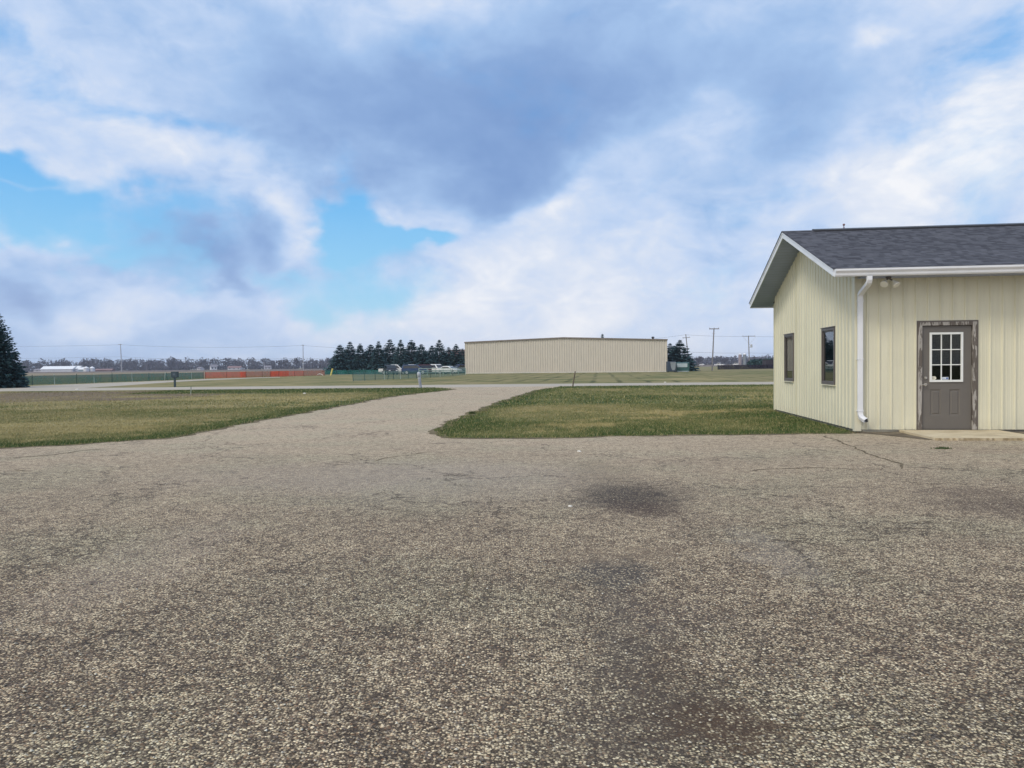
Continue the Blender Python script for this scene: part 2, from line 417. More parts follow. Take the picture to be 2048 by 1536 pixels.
# ------------------------------------------------------------------ open country, fields, roads
def soil_material(name, stops, sx=.02, sy=.12):
    m, nt, b = new_mat(name); p = pos(nt)
    f = nt.noise(nt.mapping(p, scale=(sx, sy, 1)), 1., 6, .6); g = nt.noise(p, .6, 5, .6)
    c = nt.ramp(nt.math('MULTIPLY_ADD', nt.math('SUBTRACT', g, .5), .3, f), stops)
    set_b(nt, b, c, .95, spec=.1); return m
M_ground = soil_material("open_country", [(.3, (.15, .16, .07)), (.45, (.22, .20, .10)), (.6, (.25, .21, .12)), (.75, (.17, .17, .075))])
M_stub = soil_material("stubble", [(.3, (.20, .16, .12)), (.5, (.27, .22, .155)), (.7, (.19, .18, .10))], .012, .05)
M_till = soil_material("tilled_soil", [(.3, (.13, .105, .095)), (.7, (.21, .17, .145))], .004, .02)
o = MB().quad((-2600, -300, -.03), (2600, -300, -.03), (2600, 2600, -.03), (-2600, 2600, -.03)).build("ground", M_ground); tag(o, kind='structure')
o = MB().quad((-420, 142, 0.01), (-20, 142, 0.01), (-40, 395, 0.01), (-420, 425, 0.01)).build("stubble_field", M_stub); tag(o, kind='structure')
o = MB().quad((-1500, 470, 0.0), (1400, 345, 0.0), (1400, 960, 0.0), (-1500, 960, 0.0)).build("tilled_field", M_till); tag(o, kind='structure')

def road_material(name, lo, hi):
    m, nt, b = new_mat(name); p = pos(nt)
    f = nt.noise(nt.mapping(p, scale=(.25, 1.6, 1)), 1., 6, .6); g = nt.noise(p, 30, 4, .7)
    c = nt.ramp(nt.math('MULTIPLY_ADD', nt.math('SUBTRACT', g, .5), .35, f), [(.3, lo), (.7, hi)])
    set_b(nt, b, c, .9, spec=.2, bump=g, strength=.3, dist=.004); return m
M_road = road_material("worn_road", (.37, .33, .27), (.49, .44, .365))
M_road2 = road_material("far_asphalt", (.27, .27, .28), (.36, .36, .37))
xs = np.linspace(-75, 70, 300)
def edge_n(x, s): return .22 * (float(fbm(np.array(x * .7 + s), np.array(3.1 * s), 1., 4)) - .5)
pts = [Vector((x, road_near(x) + edge_n(x, 1.3), 0)) for x in xs] + [Vector((x, road_far(x) + edge_n(x, 5.3), 0)) for x in xs[::-1]]
o = flat_poly(pts, .008).build("road", M_road); tag(o, kind='structure')
fence_line = [Vector((-62, 60.5, 0)), G(45, 771), G(150, 767.7), G(263, 763.3), G(353, 759.8), G(408, 757.5)]
fence_line2 = [G(408, 757.5), G(491, 755.3), G(575, 753), G(650, 751)]
# side road hugging the mesh fence, leaving the main road at far left
inner = [G(-120, 782), G(40, 773), G(150, 768.6), G(263, 764.3), G(353, 760.8), G(408, 758.4), G(491, 755.9), G(560, 754)]
outer = [G(-120, 788), G(165, 776.4), G(230, 772.5), G(300, 767.6), G(353, 763.8), G(408, 761), G(491, 757.3), G(560, 754.8)]
o = flat_poly(inner + outer[::-1], .012).build("side_road", M_road); tag(o, kind='structure')
o = flat_poly([Vector((-900, 445, 0)), Vector((900, 325, 0)), Vector((900, 334, 0)), Vector((-900, 456, 0))], .05).build("highway", M_road2); tag(o, kind='structure')

# ------------------------------------------------------------------ chip-sealed lot
def lot_material():
    m, nt, b = new_mat("chip_seal"); p = pos(nt); x, y, z = nt.sep(p)
    p2 = nt.vm('ADD', p, nt.vm('SCALE', nt.vm('SUBTRACT', nt.noise(p, 40, 2, .5, 0, 'Color'), (.5, .5, .5)), .012))
    v1 = nt.voro(p2, 78); r1 = nt.sep(v1.outputs['Color'])
    v2 = nt.voro(nt.vm('ADD', p2, (3.7, 1.9, .3)), 118); r2 = nt.sep(v2.outputs['Color'])
    big = nt.noise(p, .45, 5, .55); mid = nt.noise(p, 2.3, 5, .6); hue = nt.noise(nt.vm('ADD', p, (9, 4, 0)), .55, 3, .5)
    lightened = nt.smooth(y, 3., 19., 0., 1.)                     # seal painted paler with distance: near shade and grazing view put into colour
    show = nt.math('ADD', nt.math('MULTIPLY', nt.math('SUBTRACT', mid, .5), .55), nt.math('MULTIPLY', lightened, .20))
    show = nt.math('ADD', show, nt.math('MULTIPLY', nt.math('SUBTRACT', big, .5), .5))
    c1 = nt.noise(p, 26, 3, .6); c2 = nt.noise(nt.vm('ADD', p, (4, 2, 0)), 9, 4, .65)      # stones gathered in clumps of a few centimetres to a hand's breadth
    clump = nt.math('ADD', nt.math('MULTIPLY', nt.math('SUBTRACT', c1, .5), .9), nt.math('MULTIPLY', nt.math('SUBTRACT', c2, .5), 1.0))
    show = nt.math('ADD', show, clump)
    val = nt.math('ADD', r1[0], show)
    stone = nt.ramp(val, [(.0, (.07, .056, .044)), (.36, (.15, .122, .098)), (.48, (.33, .28, .215)), (.66, (.58, .51, .37)), (1., (.88, .80, .62))])
    stone = nt.mix(nt.math('MULTIPLY', nt.smooth(r1[1], .72, .95), .55), stone, (.17, .17, .185))
    stone = nt.mix(nt.math('MULTIPLY', nt.smooth(r1[2], .8, .98), .5), stone, (.33, .2, .12))
    small = nt.ramp(nt.math('ADD', r2[0], show), [(.0, (.055, .044, .036)), (.5, (.14, .112, .088)), (.8, (.38, .32, .235)), (1., (.54, .47, .345))])
    gap = nt.smooth(v1.outputs['Distance'], .34, .62)
    c = nt.mix(gap, stone, small)
    gap2 = nt.math('MULTIPLY', gap, nt.smooth(v2.outputs['Distance'], .35, .6))
    c = nt.mix(nt.math('MULTIPLY', gap2, .85), c, (.04, .032, .026))
    c = nt.mix(nt.math('MULTIPLY', lightened, nt.math('MULTIPLY_ADD', clump, 1.7, .54, True)), c, (.52, .455, .375))                 # pale tone mixed in farther off, standing for brightness at a grazing view
    c = nt.mix(nt.smooth(hue, .38, .62, .0, .08), c, nt.mix(1., c, (1.05, .9, .82), 'MULTIPLY'))
    c = nt.mix(nt.smooth(hue, .55, .35, .0, .30), c, nt.mix(1., c, (.86, .98, .93), 'MULTIPLY'))
    c = nt.mix(1., c, (1.08, 1.0, .875), 'MULTIPLY')
    # oil and rust marks
    wob = nt.vm('ADD', p, nt.vm('SCALE', nt.vm('SUBTRACT', nt.noise(p, 3.4, 8, .72, 0, 'Color'), (.5, .5, .5)), 1.15))
    for (u, v, su, sv, col, am) in (
            (1255, 995, .52, .95, (.032, .023, .019), .90), (1290, 1020, .42, .5, (.06, .034, .026), .55), (1225, 1143, .36, .42, (.045, .045, .046), .62), (1260, 985, .8, 1.2, (.08, .065, .05), .35),
            (1200, 945, .5, 1.2, (.20, .155, .10), .40), (1245, 1110, .5, .35, (.24, .18, .12), .40), (1400, 1450, .34, .22, (.075, .042, .024), .72), (1460, 1490, .3, .10, (.08, .05, .03), .5), (1300, 1330, .28, .5, (.085, .06, .042), .45), (1235, 1210, .22, .5, (.085, .07, .056), .45), (1250, 1310, .16, .3, (.07, .06, .05), .4), (1200, 1500, .3, .14, (.085, .062, .045), .45), (1180, 1010, .35, .22, (.07, .055, .045), .4), (1330, 1420, .35, .3, (.07, .05, .035), .42), (1230, 1420, .30, .8, (.08, .065, .055), .3),
            (2010, 1015, .75, .7, (.075, .052, .042), .62), (1930, 985, .6, .28, (.10, .07, .055), .50), (1300, 1240, .5, .5, (.10, .08, .068), .28), (720, 950, 3, 1.6, (.34, .30, .255), .22), (1550, 1110, .25, 1., (.46, .43, .38), .14), (300, 1120, .5, 1.6, (.36, .29, .23), .22), (900, 960, 2.2, 2., (.33, .295, .25), .25)):
        g = G(u, v)
        q = nt.mapping(wob, (g.x, g.y, 0), (0, 0, 0), (su, sv, 1), 'TEXTURE')
        q = nt.vm('MULTIPLY', q, (1, 1, 0))
        f = nt.math('MULTIPLY', nt.math('POWER', .3679, nt.vm('DOT_PRODUCT', q, q)), nt.math('MULTIPLY_ADD', c1, 1.1, .45))
        c = nt.mix(nt.math('MULTIPLY', nt.smooth(f, .18, .85), nt.math('MULTIPLY', nt.smooth(r1[0], .98, .55, .35, 1.), am)), c, col)
    # hairline cracks wandering across the seal
    wc = nt.vm('ADD', p, nt.vm('SCALE', nt.vm('SUBTRACT', nt.noise(p, 1.1, 6, .65, 0, 'Color'), (.5, .5, .5)), 1.5))
    ce = nt.voro(wc, .42, 'DISTANCE_TO_EDGE').outputs['Distance']
    cr_ = nt.math('MULTIPLY', nt.smooth(ce, .008, .002), nt.smooth(nt.noise(p, .5, 3, .5), .40, .54))
    c = nt.mix(nt.math('MULTIPLY', cr_, .68), c, (.06, .045, .034))
    hgt = nt.math('MULTIPLY', nt.math('SUBTRACT', .65, v1.outputs['Distance']), nt.smooth(val, .1, 1.1, .35, 1.2))
    hgt = nt.math('SUBTRACT', hgt, nt.math('MULTIPLY', cr_, 1.5))
    set_b(nt, b, c, .85, spec=.25, bump=hgt, strength=.75, dist=.009)
    return m
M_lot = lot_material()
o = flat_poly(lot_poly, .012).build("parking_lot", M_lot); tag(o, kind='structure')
# soil and dead thatch along the ragged edge of the seal
def verge(P, z):
    L = []; Rr = []
    for i, p in enumerate(P):
        q = P[min(i + 1, len(P) - 1)] - P[max(i - 1, 0)]; nrm = Vector((-q.y, q.x, 0)).normalized(); k = (1 + p.y / 30)
        n_ = lambda o: float(fbm(np.array(p.x * 2.7 + o), np.array(p.y * 2.7), 1., 4))
        L.append(p + nrm * (.02 + .16 * n_(3) ** 1.5) * k); Rr.append(p - nrm * (.02 + .16 * n_(40) ** 1.5) * k)
    n = len(P); tag(MB().add([(p.x, p.y, z) for p in L + Rr], [(i, i + 1, n + i + 1, n + i) for i in range(n - 1)]).build("verge_soil", M_verge), kind='structure')
M_verge = soil_material("verge_soil", [(.3, (.085, .07, .045)), (.5, (.16, .13, .08)), (.7, (.25, .21, .12))], 5, 5)
verge(LE, .0150); verge(RE, .0150)
# loose chippings lying on the seal near the viewer
def make_chips():
    n = 5200; Y = 2.3 + 7.5 * RNG.random(n) ** 1.6; X = RNG.uniform(-1, 1, n) * (.72 * Y + .4); keep = Y < 12; X, Y = X[keep], Y[keep]; n = len(X)
    base = np.array([(1, 0, 0), (0, 1, 0), (-1, 0, 0), (0, -1, 0), (0, 0, 1), (0, 0, -1), (.7, .7, .35), (-.7, .6, .4)], float)
    fc = np.array([(0, 6, 4), (6, 1, 4), (1, 7, 4), (7, 2, 4), (2, 3, 4), (3, 0, 4), (1, 6, 5), (6, 0, 5), (7, 1, 5), (2, 7, 5), (3, 2, 5), (0, 3, 5)])
    s = RNG.uniform(.003, .0075, n)[:, None, None]; V = base[None] * (.7 + .6 * RNG.random((n, 8, 1))) * s * np.array([1.2, 1., .62])
    a = RNG.uniform(0, 6.28, n); ca, sa = np.cos(a)[:, None], np.sin(a)[:, None]
    V = np.stack([V[..., 0] * ca - V[..., 1] * sa, V[..., 0] * sa + V[..., 1] * ca, V[..., 2]], -1)
    V += np.stack([X, Y, np.full(n, .0135) + .4 * s[:, 0, 0]], 1)[:, None]
    F = (fc[None] + (np.arange(n) * 8)[:, None, None]).reshape(-1, 3)
    m, nt, b = new_mat("stone_chip"); r = nt.node('ShaderNodeNewGeometry').outputs['Random Per Island']
    set_b(nt, b, nt.ramp(r, [(0, (.13, .115, .1)), (.4, (.34, .30, .23)), (.7, (.52, .47, .36)), (1, (.74, .70, .58))]), .85, spec=.2)
    tag(np_mesh("loose_chippings", V.reshape(-1, 3), F, m), "pale loose stone chippings on the weathered parking lot", "gravel", kind='stuff')
make_chips()
# open cracks with soil in them
M_crack = soil_material("crack_soil", [(.3, (.10, .08, .055)), (.7, (.21, .17, .11))], 4, 4)
def crack(name, pix, w):
    P = wander(pts_px(pix), step=.05, amp=.17, seed=random.random() * 50, scale=False); L = []; Rr = []
    for i, p in enumerate(P):
        q = P[min(i + 1, len(P) - 1)] - P[max(i - 1, 0)]; nrm = Vector((-q.y, q.x, 0)).normalized()
        ww = .7 * w * (.1 + 1.5 * float(fbm(np.array(p.x * 4.1), np.array(p.y * 4.1), 1., 3))) * min(1, .15 + i / 6, .15 + (len(P) - 1 - i) / 6)
        L.append(p + nrm * ww); Rr.append(p - nrm * ww)
    mb = MB(); n = len(P)
    mb.add([(p.x, p.y, .0155) for p in L + Rr], [(i, i + 1, n + i + 1, n + i) for i in range(n - 1)])
    tag(mb.build(name, M_crack), kind='structure')
for pix, w in (([(1640, 872), (1690, 888), (1740, 905), (1790, 928), (1802, 940)], .034), ([(1800, 940), (1700, 939), (1560, 940), (1480, 944)], .018), ([(1900, 1120), (1980, 1135), (2060, 1160)], .0),
               ([(0, 918), (90, 912), (170, 902), (230, 898)], .03), ([(700, 1258), (760, 1240), (820, 1236), (900, 1216)], .008), ([(830, 1230), (826, 1262), (812, 1282)], .008),
               ([(920, 1130), (940, 1180), (952, 1200)], .010), ([(1520, 1456), (1620, 1458), (1700, 1452), (1790, 1458)], .010), ([(860, 905), (800, 915), (745, 925)], .02), ([(860, 952), (920, 953), (965, 953)], .014),
               ([(1040, 1270), (1070, 1255), (1064, 1240)], .006), ([(1820, 1150), (1880, 1000), (2000, 1000), (2060, 1020)], .0), ([(1925, 897), (2060, 903)], .014), ([(560, 930), (640, 926)], .0), ([(30, 941), (70, 943)], .05)):
    if w: crack("pavement_crack", pix, w)

# ------------------------------------------------------------------ metal office building
M_cream = None
def siding(name, col, rough=.42):
    m, nt, b = new_mat(name); p = objc(nt); x, y, z = nt.sep(p)
    f = nt.noise(nt.mapping(p, scale=(6, 6, .35)), 1., 6, .6); g = nt.noise(p, 1.1, 5, .6)
    c = nt.ramp(nt.math('MULTIPLY_ADD', nt.math('SUBTRACT', g, .5), .5, f), [(.3, tuple(k * .93 for k in col)), (.5, col), (.7, tuple(min(1, k * 1.06) for k in col))])
    splash = nt.math('MULTIPLY', nt.smooth(z, .34, .05), nt.smooth(nt.noise(nt.mapping(p, scale=(5, 5, 2)), 1., 6, .65), .42, .7))
    c = nt.mix(nt.math('MULTIPLY', splash, .26), c, (.36, .29, .18))
    set_b(nt, b, c, rough, spec=.4, bump=nt.noise(p, 1.7, 2, .5), strength=.12, dist=.02); return m
M_cream = siding("cream_siding", (.70, .678, .525))
M_white = paint("white_metal", (.78, .80, .83), .38, .05, 2., dirt=(.52, .50, .46))
M_soffit = None
def soffit_mat():
    m, nt, b = new_mat("white_soffit"); p = objc(nt); x, y, z = nt.sep(p)
    w = nt.math('PINGPONG', nt.math('MULTIPLY', y, 1.), .075)
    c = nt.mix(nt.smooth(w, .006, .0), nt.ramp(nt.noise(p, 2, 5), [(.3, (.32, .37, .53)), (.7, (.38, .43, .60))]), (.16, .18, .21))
    set_b(nt, b, c, .5, bump=w, strength=.4, dist=.02); return m
M_soffit = soffit_mat()
def shingle_mat():
    m, nt, b = new_mat("asphalt_shingle"); p = objc(nt); x, y, z = nt.sep(p)
    row = nt.math('FLOOR', nt.math('DIVIDE', y, .1205))
    off = nt.math('MULTIPLY', nt.math('SINE', nt.math('MULTIPLY', row, 78.233)), 9.7)
    cell = nt.comb(nt.math('FLOOR', nt.math('DIVIDE', nt.math('ADD', x, off), .115)), row, 0.)
    wn = nt.node('ShaderNodeTexWhiteNoise', noise_dimensions='2D'); nt.put(wn.inputs[0], cell)
    g = nt.noise(p, 90, 3, .6); k = nt.noise(p, .7, 4, .6)
    v = nt.math('ADD', nt.math('MULTIPLY', wn.outputs[0], .30), nt.math('ADD', nt.math('MULTIPLY', g, .38), nt.math('MULTIPLY', k, .16)))
    c = nt.ramp(v, [(.2, (.04, .042, .054)), (.45, (.088, .092, .11)), (.75, (.14, .145, .17)), (1., (.18, .185, .21))])
    set_b(nt, b, c, .9, spec=.25, bump=g, strength=.5, dist=.004); return m
M_shingle = shingle_mat()
M_bronze = paint("bronze_frame", (.115, .10, .095), .45, .15, 5)
M_black = paint("black_plastic", (.022, .022, .026), .5, .2, 4)
def frame_mat():
    m, nt, b = new_mat("peeling_paint"); p = objc(nt)
    f = nt.noise(nt.mapping(p, scale=(14, 14, 3.2)), 1., 7, .62, .6); g = nt.noise(nt.mapping(p, scale=(40, 40, 6)), 1., 4, .6)
    c = nt.mix(nt.smooth(f, .485, .53), nt.ramp(g, [(.3, (.115, .10, .088)), (.7, (.155, .135, .12))]), nt.ramp(g, [(.3, (.30, .28, .255)), (.7, (.46, .44, .41))]))
    set_b(nt, b, c, .8, spec=.2, bump=f, strength=.4, dist=.006); return m
M_peel = frame_mat()
M_doorbr = paint("taupe_trim", (.125, .108, .095), .6, .12, 6)
M_door = paint("taupe_door", (.142, .130, .116), .5, .07, 2.5)
M_steel = paint("satin_nickel", (.62, .58, .50), .28, .06, 20, metal=1.)
M_concrete = None
def concrete_mat():
    m, nt, b = new_mat("concrete"); p = objc(nt)
    f = nt.noise(p, 2.2, 8, .62); g = nt.noise(p, 60, 4, .7)
    c = nt.ramp(nt.math('MULTIPLY_ADD', nt.math('SUBTRACT', g, .5), .4, f), [(.3, (.44, .365, .24)), (.52, (.60, .51, .345)), (.7, (.67, .585, .42))])
    set_b(nt, b, c, .85, spec=.25, bump=g, strength=.3, dist=.004); return m
M_concrete = concrete_mat()
M_founda = paint("foundation", (.20, .19, .16), .9, .25, 3)
def glass_mat(ior, name="window_glass"):
    m = bpy.data.materials.new(name); m.use_nodes = True; nt = NT(m.node_tree); nt.n.clear()
    fr = nt.node('ShaderNodeFresnel'); fr.inputs[0].default_value = ior
    bp = nt.node('ShaderNodeBump'); bp.inputs['Strength'].default_value = .03; bp.inputs['Distance'].default_value = .02
    nt.put(bp.inputs['Height'], nt.noise(objc(nt), 2.2, 2, .5))
    gl = nt.node('ShaderNodeBsdfGlossy'); gl.inputs['Roughness'].default_value = .012; nt.put(gl.inputs['Color'], (.93, .96, .98)); nt.l.new(bp.outputs[0], gl.inputs['Normal'])
    tr = nt.node('ShaderNodeBsdfTransparent'); nt.put(tr.inputs[0], (.62, .68, .68))
    mx = nt.node('ShaderNodeMixShader'); nt.l.new(fr.outputs[0], mx.inputs[0]); nt.l.new(tr.outputs[0], mx.inputs[1]); nt.l.new(gl.outputs[0], mx.inputs[2])
    out = nt.node('ShaderNodeOutputMaterial'); nt.l.new(mx.outputs[0], out.inputs[0]); return m
M_glass = glass_mat(2.8); M_dglass = glass_mat(1.38, "door_glass")
M_blind = paint("grey_blind", (.42, .43, .48), .8, .08, 2)
M_dark = paint("dark_interior", (.02, .025, .028), .9, .2, 1)

bld = thing("metal_building", "cream ribbed metal office building with dark shingle gable roof beside the parking lot", "building", A0, -AL)
W, D1, D2, ZE, SL, HF = 7.1333, .573, .5833, 3.19, .3405, .155
ZB, LEN = .06, 13.0
def zroof(t): return ZE + SL * (D1 + min(t, W - t))
def ribs(a0, a1, first, step=.2286):
    P = [(a0, 0.)]; k = math.ceil((a0 - first) / step) - 1
    while True:
        r = first + k * step
        if r - .04 > a1: break
        for da, dp in ((-.026, 0), (-.012, .023), (.010, .023), (.024, 0), (.070, 0), (.078, .004), (.086, 0), (.142, 0), (.150, .004), (.158, 0)):
            if a0 < r + da < a1: P.append((r + da, dp))
        k += 1
    P.append((a1, 0.)); return P
def ribwall(mb, a0, a1, first, z0, ztop, f, holes=()):
    P = ribs(a0, a1, first); A = [p[0] for p in P]
    for h in holes:
        for e in h[:2]: A.append(e)
    A = sorted(set(round(a, 5) for a in A)); xp = [p[0] for p in P]; fp = [p[1] for p in P]
    dep = lambda a: float(np.interp(a, xp, fp))
    for a, b in zip(A, A[1:]):
        spans = [(z0, None)]
        for (h0, h1, hz0, hz1) in holes:
            if a >= h0 - 1e-4 and b <= h1 + 1e-4: spans = [(z0, hz0), (hz1, None)]
        for lo, hi in spans:
            ha, hb = (ztop(a), ztop(b)) if hi is None else (hi, hi)
            if min(ha, hb) - lo < .01: continue
            mb.quad(f(a, dep(a), lo), f(b, dep(b), lo), f(b, dep(b), hb), f(a, dep(a), ha))
ff = lambda a, d, z: (a, -d, z)
fg = lambda a, d, z: (-d, a, z)
DS, DW, DZ0, DZ1 = 1.25, .915, .06, 2.09
mb = MB(); ribwall(mb, .02, LEN, .677, ZB, lambda a: 3.2, ff, [(DS - .05, DS + DW + .05, ZB, DZ1 + .05)])
for k in range(0, 54):                                     # screw heads beside the ribs
    s_ = .677 + .2286 * k + .045 - .2286
    for z_ in (.1, .68, 1.30, 1.92, 2.55):
        if not (DS - .1 < s_ < DS + DW + .1 and z_ < DZ1 + .1) and k % 3 != 1: mb.tube((s_, -.001, z_), (s_, -.007, z_), .009, .006, 6)
mb.build("front_wall", M_cream, bld)
W1 = (4.857, 5.833); W2 = (1.300, 2.269); WZ0, WZ1 = .912, 2.157
mb = MB(); ribwall(mb, .02, W, .31, ZB, lambda a: zroof(a) - .125, fg, [(*W1, WZ0, WZ1), (*W2, WZ0, WZ1)])
for k in range(0, 30):
    for z_ in (.1, .68, 1.30, 1.92, 2.55):
        t_ = .355 + .2286 * k
        if t_ < W and not any(a - .05 < t_ < b + .05 and WZ0 < z_ < WZ1 for a, b in (W1, W2)) and k % 2 == 0: mb.tube((-.001, t_, z_), (-.007, t_, z_), .009, .006, 6)
for t_ in (1.02, 4.62): mb.box(-.022, -.001, t_ - .012, t_ - .006, ZB, zroof(t_) - .13)      # panel laps
mb.build("gable_wall", M_cream, bld)
mb = MB(); ribwall(mb, 0, LEN, .2, ZB, lambda a: 3.2, lambda a, d, z: (a, W + d, z)); mb.build("rear_wall", M_cream, bld)
mb = MB(); ribwall(mb, 0, W, .2, ZB, lambda a: zroof(a) - .125, lambda a, d, z: (LEN + d, a, z)); mb.build("side_wall", M_cream, bld)
mb = MB(); mb.box(.15, LEN - .1, .30, W - .15, .0, .05); mb.box(4.4, 4.45, .3, W - .15, .05, 3.3); mb.box(.9, 4.4, 3.6, 3.65, .05, 3.3); mb.box(.15, LEN - .1, .12, W - .12, 3.06, 3.09)
mb.build("interior", M_dark, bld)
mb = MB(); mb.prism([(-.026, -.026), (.105, -.026), (.105, -.021), (-.021, -.021), (-.021, .085), (-.026, .085)], .03, 3.12, lambda a, y, b: (a, b, y)); mb.build("corner_trim", M_cream, bld)
mb = MB(); mb.prism([(-.022, W - .08), (.0, W - .08), (.0, W + .02), (-.022, W + .02)], .04, 3.1, lambda a, y, b: (a, b, y)); mb.build("corner_trim", M_cream, bld)
mb = MB().box(.03, LEN - .02, .03, W - .03, -.08, .057); mb.build("foundation", M_founda, bld)
mb = MB().box(.12, DS - .42, -.075, -.004, .004, .052); mb.build("base_flashing", M_founda, bld, bevel=.004)

# roof slopes in overlapping courses
def slope(sgn):
    mb = MB(); n = 34; T0 = -D1 - .03 if sgn > 0 else W + D1 + .03; T1 = W / 2
    for k in range(n):
        a, b = T0 + (T1 - T0) * k / n, T0 + (T1 - T0) * (k + 1.25) / n
        if (b - T1) * (T1 - T0) > 0: b = T1
        za = ZE + SL * (D1 + (a if sgn > 0 else W - a)); zb = ZE + SL * (D1 + (b if sgn > 0 else W - b))
        x0 = -D2 - .025; x1 = LEN + D2
        nseg = 46; prev = None
        for i in range(nseg + 1):
            x = x0 + (x1 - x0) * i / nseg; j = .0025 * (random.random())
            cur = ((x, a, za + .009 + j), (x, b, zb + .002), (x, a, za - .006))
            if prev: mb.quad(prev[0], cur[0], cur[1], prev[1]); mb.quad(prev[2], cur[2], cur[0], prev[0])
            prev = cur
    return mb
slope(1).build("front_roof", M_shingle, bld); slope(-1).build("rear_roof", M_shingle, bld)
ZR = zroof(W / 2)
def slab(t0, t1, off0, off1, x0, x1):                      # sloped board between two offsets below the roof line
    z = lambda t: ZE + SL * (D1 + min(t, W - t))
    return [(t0, z(t0) - off0), (t1, z(t1) - off0), (t1, z(t1) - off1), (t0, z(t0) - off1)]
yz = lambda a, y, b: (y, a, b)
mb = MB(); mb.prism(slab(-D1, W / 2, .009, .020, 0, 0), -D2, LEN + D2 - .02, yz); mb.prism(slab(W / 2, W + D1, .009, .020, 0, 0), -D2, LEN + D2 - .02, yz); mb.build("roof_deck", M_black, bld)
mb = MB(); mb.prism(slab(-D1, W / 2, .022, HF, 0, 0), -D2, -D2 + .022, yz); mb.build("rake_board", M_white, bld, bevel=.003)
mb = MB(); mb.prism(slab(W / 2 + .001, W + D1, .022, HF, 0, 0), -D2, -D2 + .022, yz); mb.build("rake_board", M_white, bld, bevel=.003)
mb = MB(); mb.prism(slab(-D1, W / 2, .017, .050, 0, 0), -D2 - .012, -D2 - .001, yz); mb.prism(slab(W / 2 + .001, W + D1, .017, .050, 0, 0), -D2 - .012, -D2 - .001, yz); mb.build("drip_edge", M_white, bld)
mb = MB(); mb.prism(slab(-D1 + .02, W / 2, .120, .132, 0, 0), -D2 + .023, .03, yz); mb.prism(slab(W / 2 + .001, W + D1 - .02, .120, .132, 0, 0), -D2 + .023, .03, yz); mb.build("gable_soffit", M_soffit, bld)
mb = MB().box(.035, LEN + D2, -D1 + .022, .012, 3.040, 3.050); mb.build("front_soffit", M_soffit, bld)
mb = MB().box(-D2 + .023, LEN + D2, -D1, -D1 + .02, ZE - HF, ZE - .022); mb.build("front_fascia", M_white, bld)
mb = MB().box(-D2 + .023, LEN + D2, W + D1 - .02, W + D1, ZE - HF, ZE - .022); mb.build("rear_fascia", M_white, bld)
# ridge vent
mb = MB()
for sg in (1, -1):
    mb.prism([(W / 2, ZR + .045), (W / 2 - sg * .16, ZR + .045 - .16 * SL), (W / 2 - sg * .16, ZR + .012 - .16 * SL), (W / 2, ZR + .012)], .12, LEN - .3, yz)
mb.build("ridge_vent", M_black, bld)
mb = MB()
for sg in (1, -1):
    mb.prism([(W / 2, ZR + .018), (W / 2 - sg * .14, ZR + .018 - .14 * SL), (W / 2 - sg * .14, ZR + .006 - .14 * SL), (W / 2, ZR + .006)], -D2 - .02, .118, yz)
mb.build("ridge_cap", M_shingle, bld)
# gutter, open at the top
gp = [(-D1 - .002, 3.172), (-D1 - .002, 3.028), (-D1 - .070, 3.028), (-D1 - .084, 3.050), (-D1 - .090, 3.088), (-D1 - .112, 3.118), (-D1 - .122, 3.132), (-D1 - .122, 3.168), (-D1 - .108, 3.168), (-D1 - .108, 3.140), (-D1 - .078, 3.092), (-D1 - .064, 3.040), (-D1 - .012, 3.040), (-D1 - .012, 3.172)]
mb = MB(); mb.prism(gp, -D2 + .012, LEN + D2, yz)
mb.prism([gp[0], gp[1], gp[2], gp[3], gp[4], gp[5], gp[6], gp[7]], -D2 + .010, -D2 + .0125, yz)
gut = mb.build("gutter", M_white, bld)
def sweep(mb, pts, w, d, side=Vector((1, 0, 0))):
    pts = [Vector(p) for p in pts]; rings = []
    for i, p in enumerate(pts):
        t = (pts[min(i + 1, len(pts) - 1)] - pts[max(i - 1, 0)]).normalized()
        n = t.cross(side).normalized(); s2 = n.cross(t).normalized()
        rings.append([p + s2 * a * w / 2 + n * b * d / 2 for a, b in ((-1, -1), (1, -1), (1, 1), (-1, 1))])
    vs = [v for r in rings for v in r]
    fs = [(i * 4 + k, i * 4 + (k + 1) % 4, i * 4 + 4 + (k + 1) % 4, i * 4 + 4 + k) for i in range(len(pts) - 1) for k in range(4)]
    mb.add(vs, fs); return mb
mb = MB(); sweep(mb, [(.05, -.635, 3.03), (.05, -.635, 2.955), (.051, -.615, 2.915), (.052, -.57, 2.885), (.058, -.125, 2.745), (.06, -.085, 2.715), (.062, -.075, 2.66), (.064, -.075, .42), (.066, -.082, .36), (.078, -.104, .31), (.11, -.145, .272), (.138, -.178, .252)], .092, .075)
dsp = mb.build("downspout", M_white, bld, bevel=.006)
for z_ in (2.60, 1.46, .44): MB().box(.006, .120, -.120, -.026, z_ - .012, z_ + .006).build("strap", M_white, dsp)
mb = MB(); c0 = Vector((.150, -.1995, .247)); mb.add([(.100 + .040, -.1790, .216), (.178 + .0, -.1790, .222), (.172, -.1790, .288), (.118, -.1790, .288), (.100 + .040, -.1760, .216), (.178, -.1760, .222), (.172, -.1760, .288), (.118, -.1760, .288)], [(0, 1, 2, 3), (7, 6, 5, 4), (0, 4, 5, 1), (1, 5, 6, 2), (2, 6, 7, 3), (3, 7, 4, 0)]); 
mb.build("outlet", M_black, dsp)
dsp.children[-1].rotation_euler = (0, 0, 0)
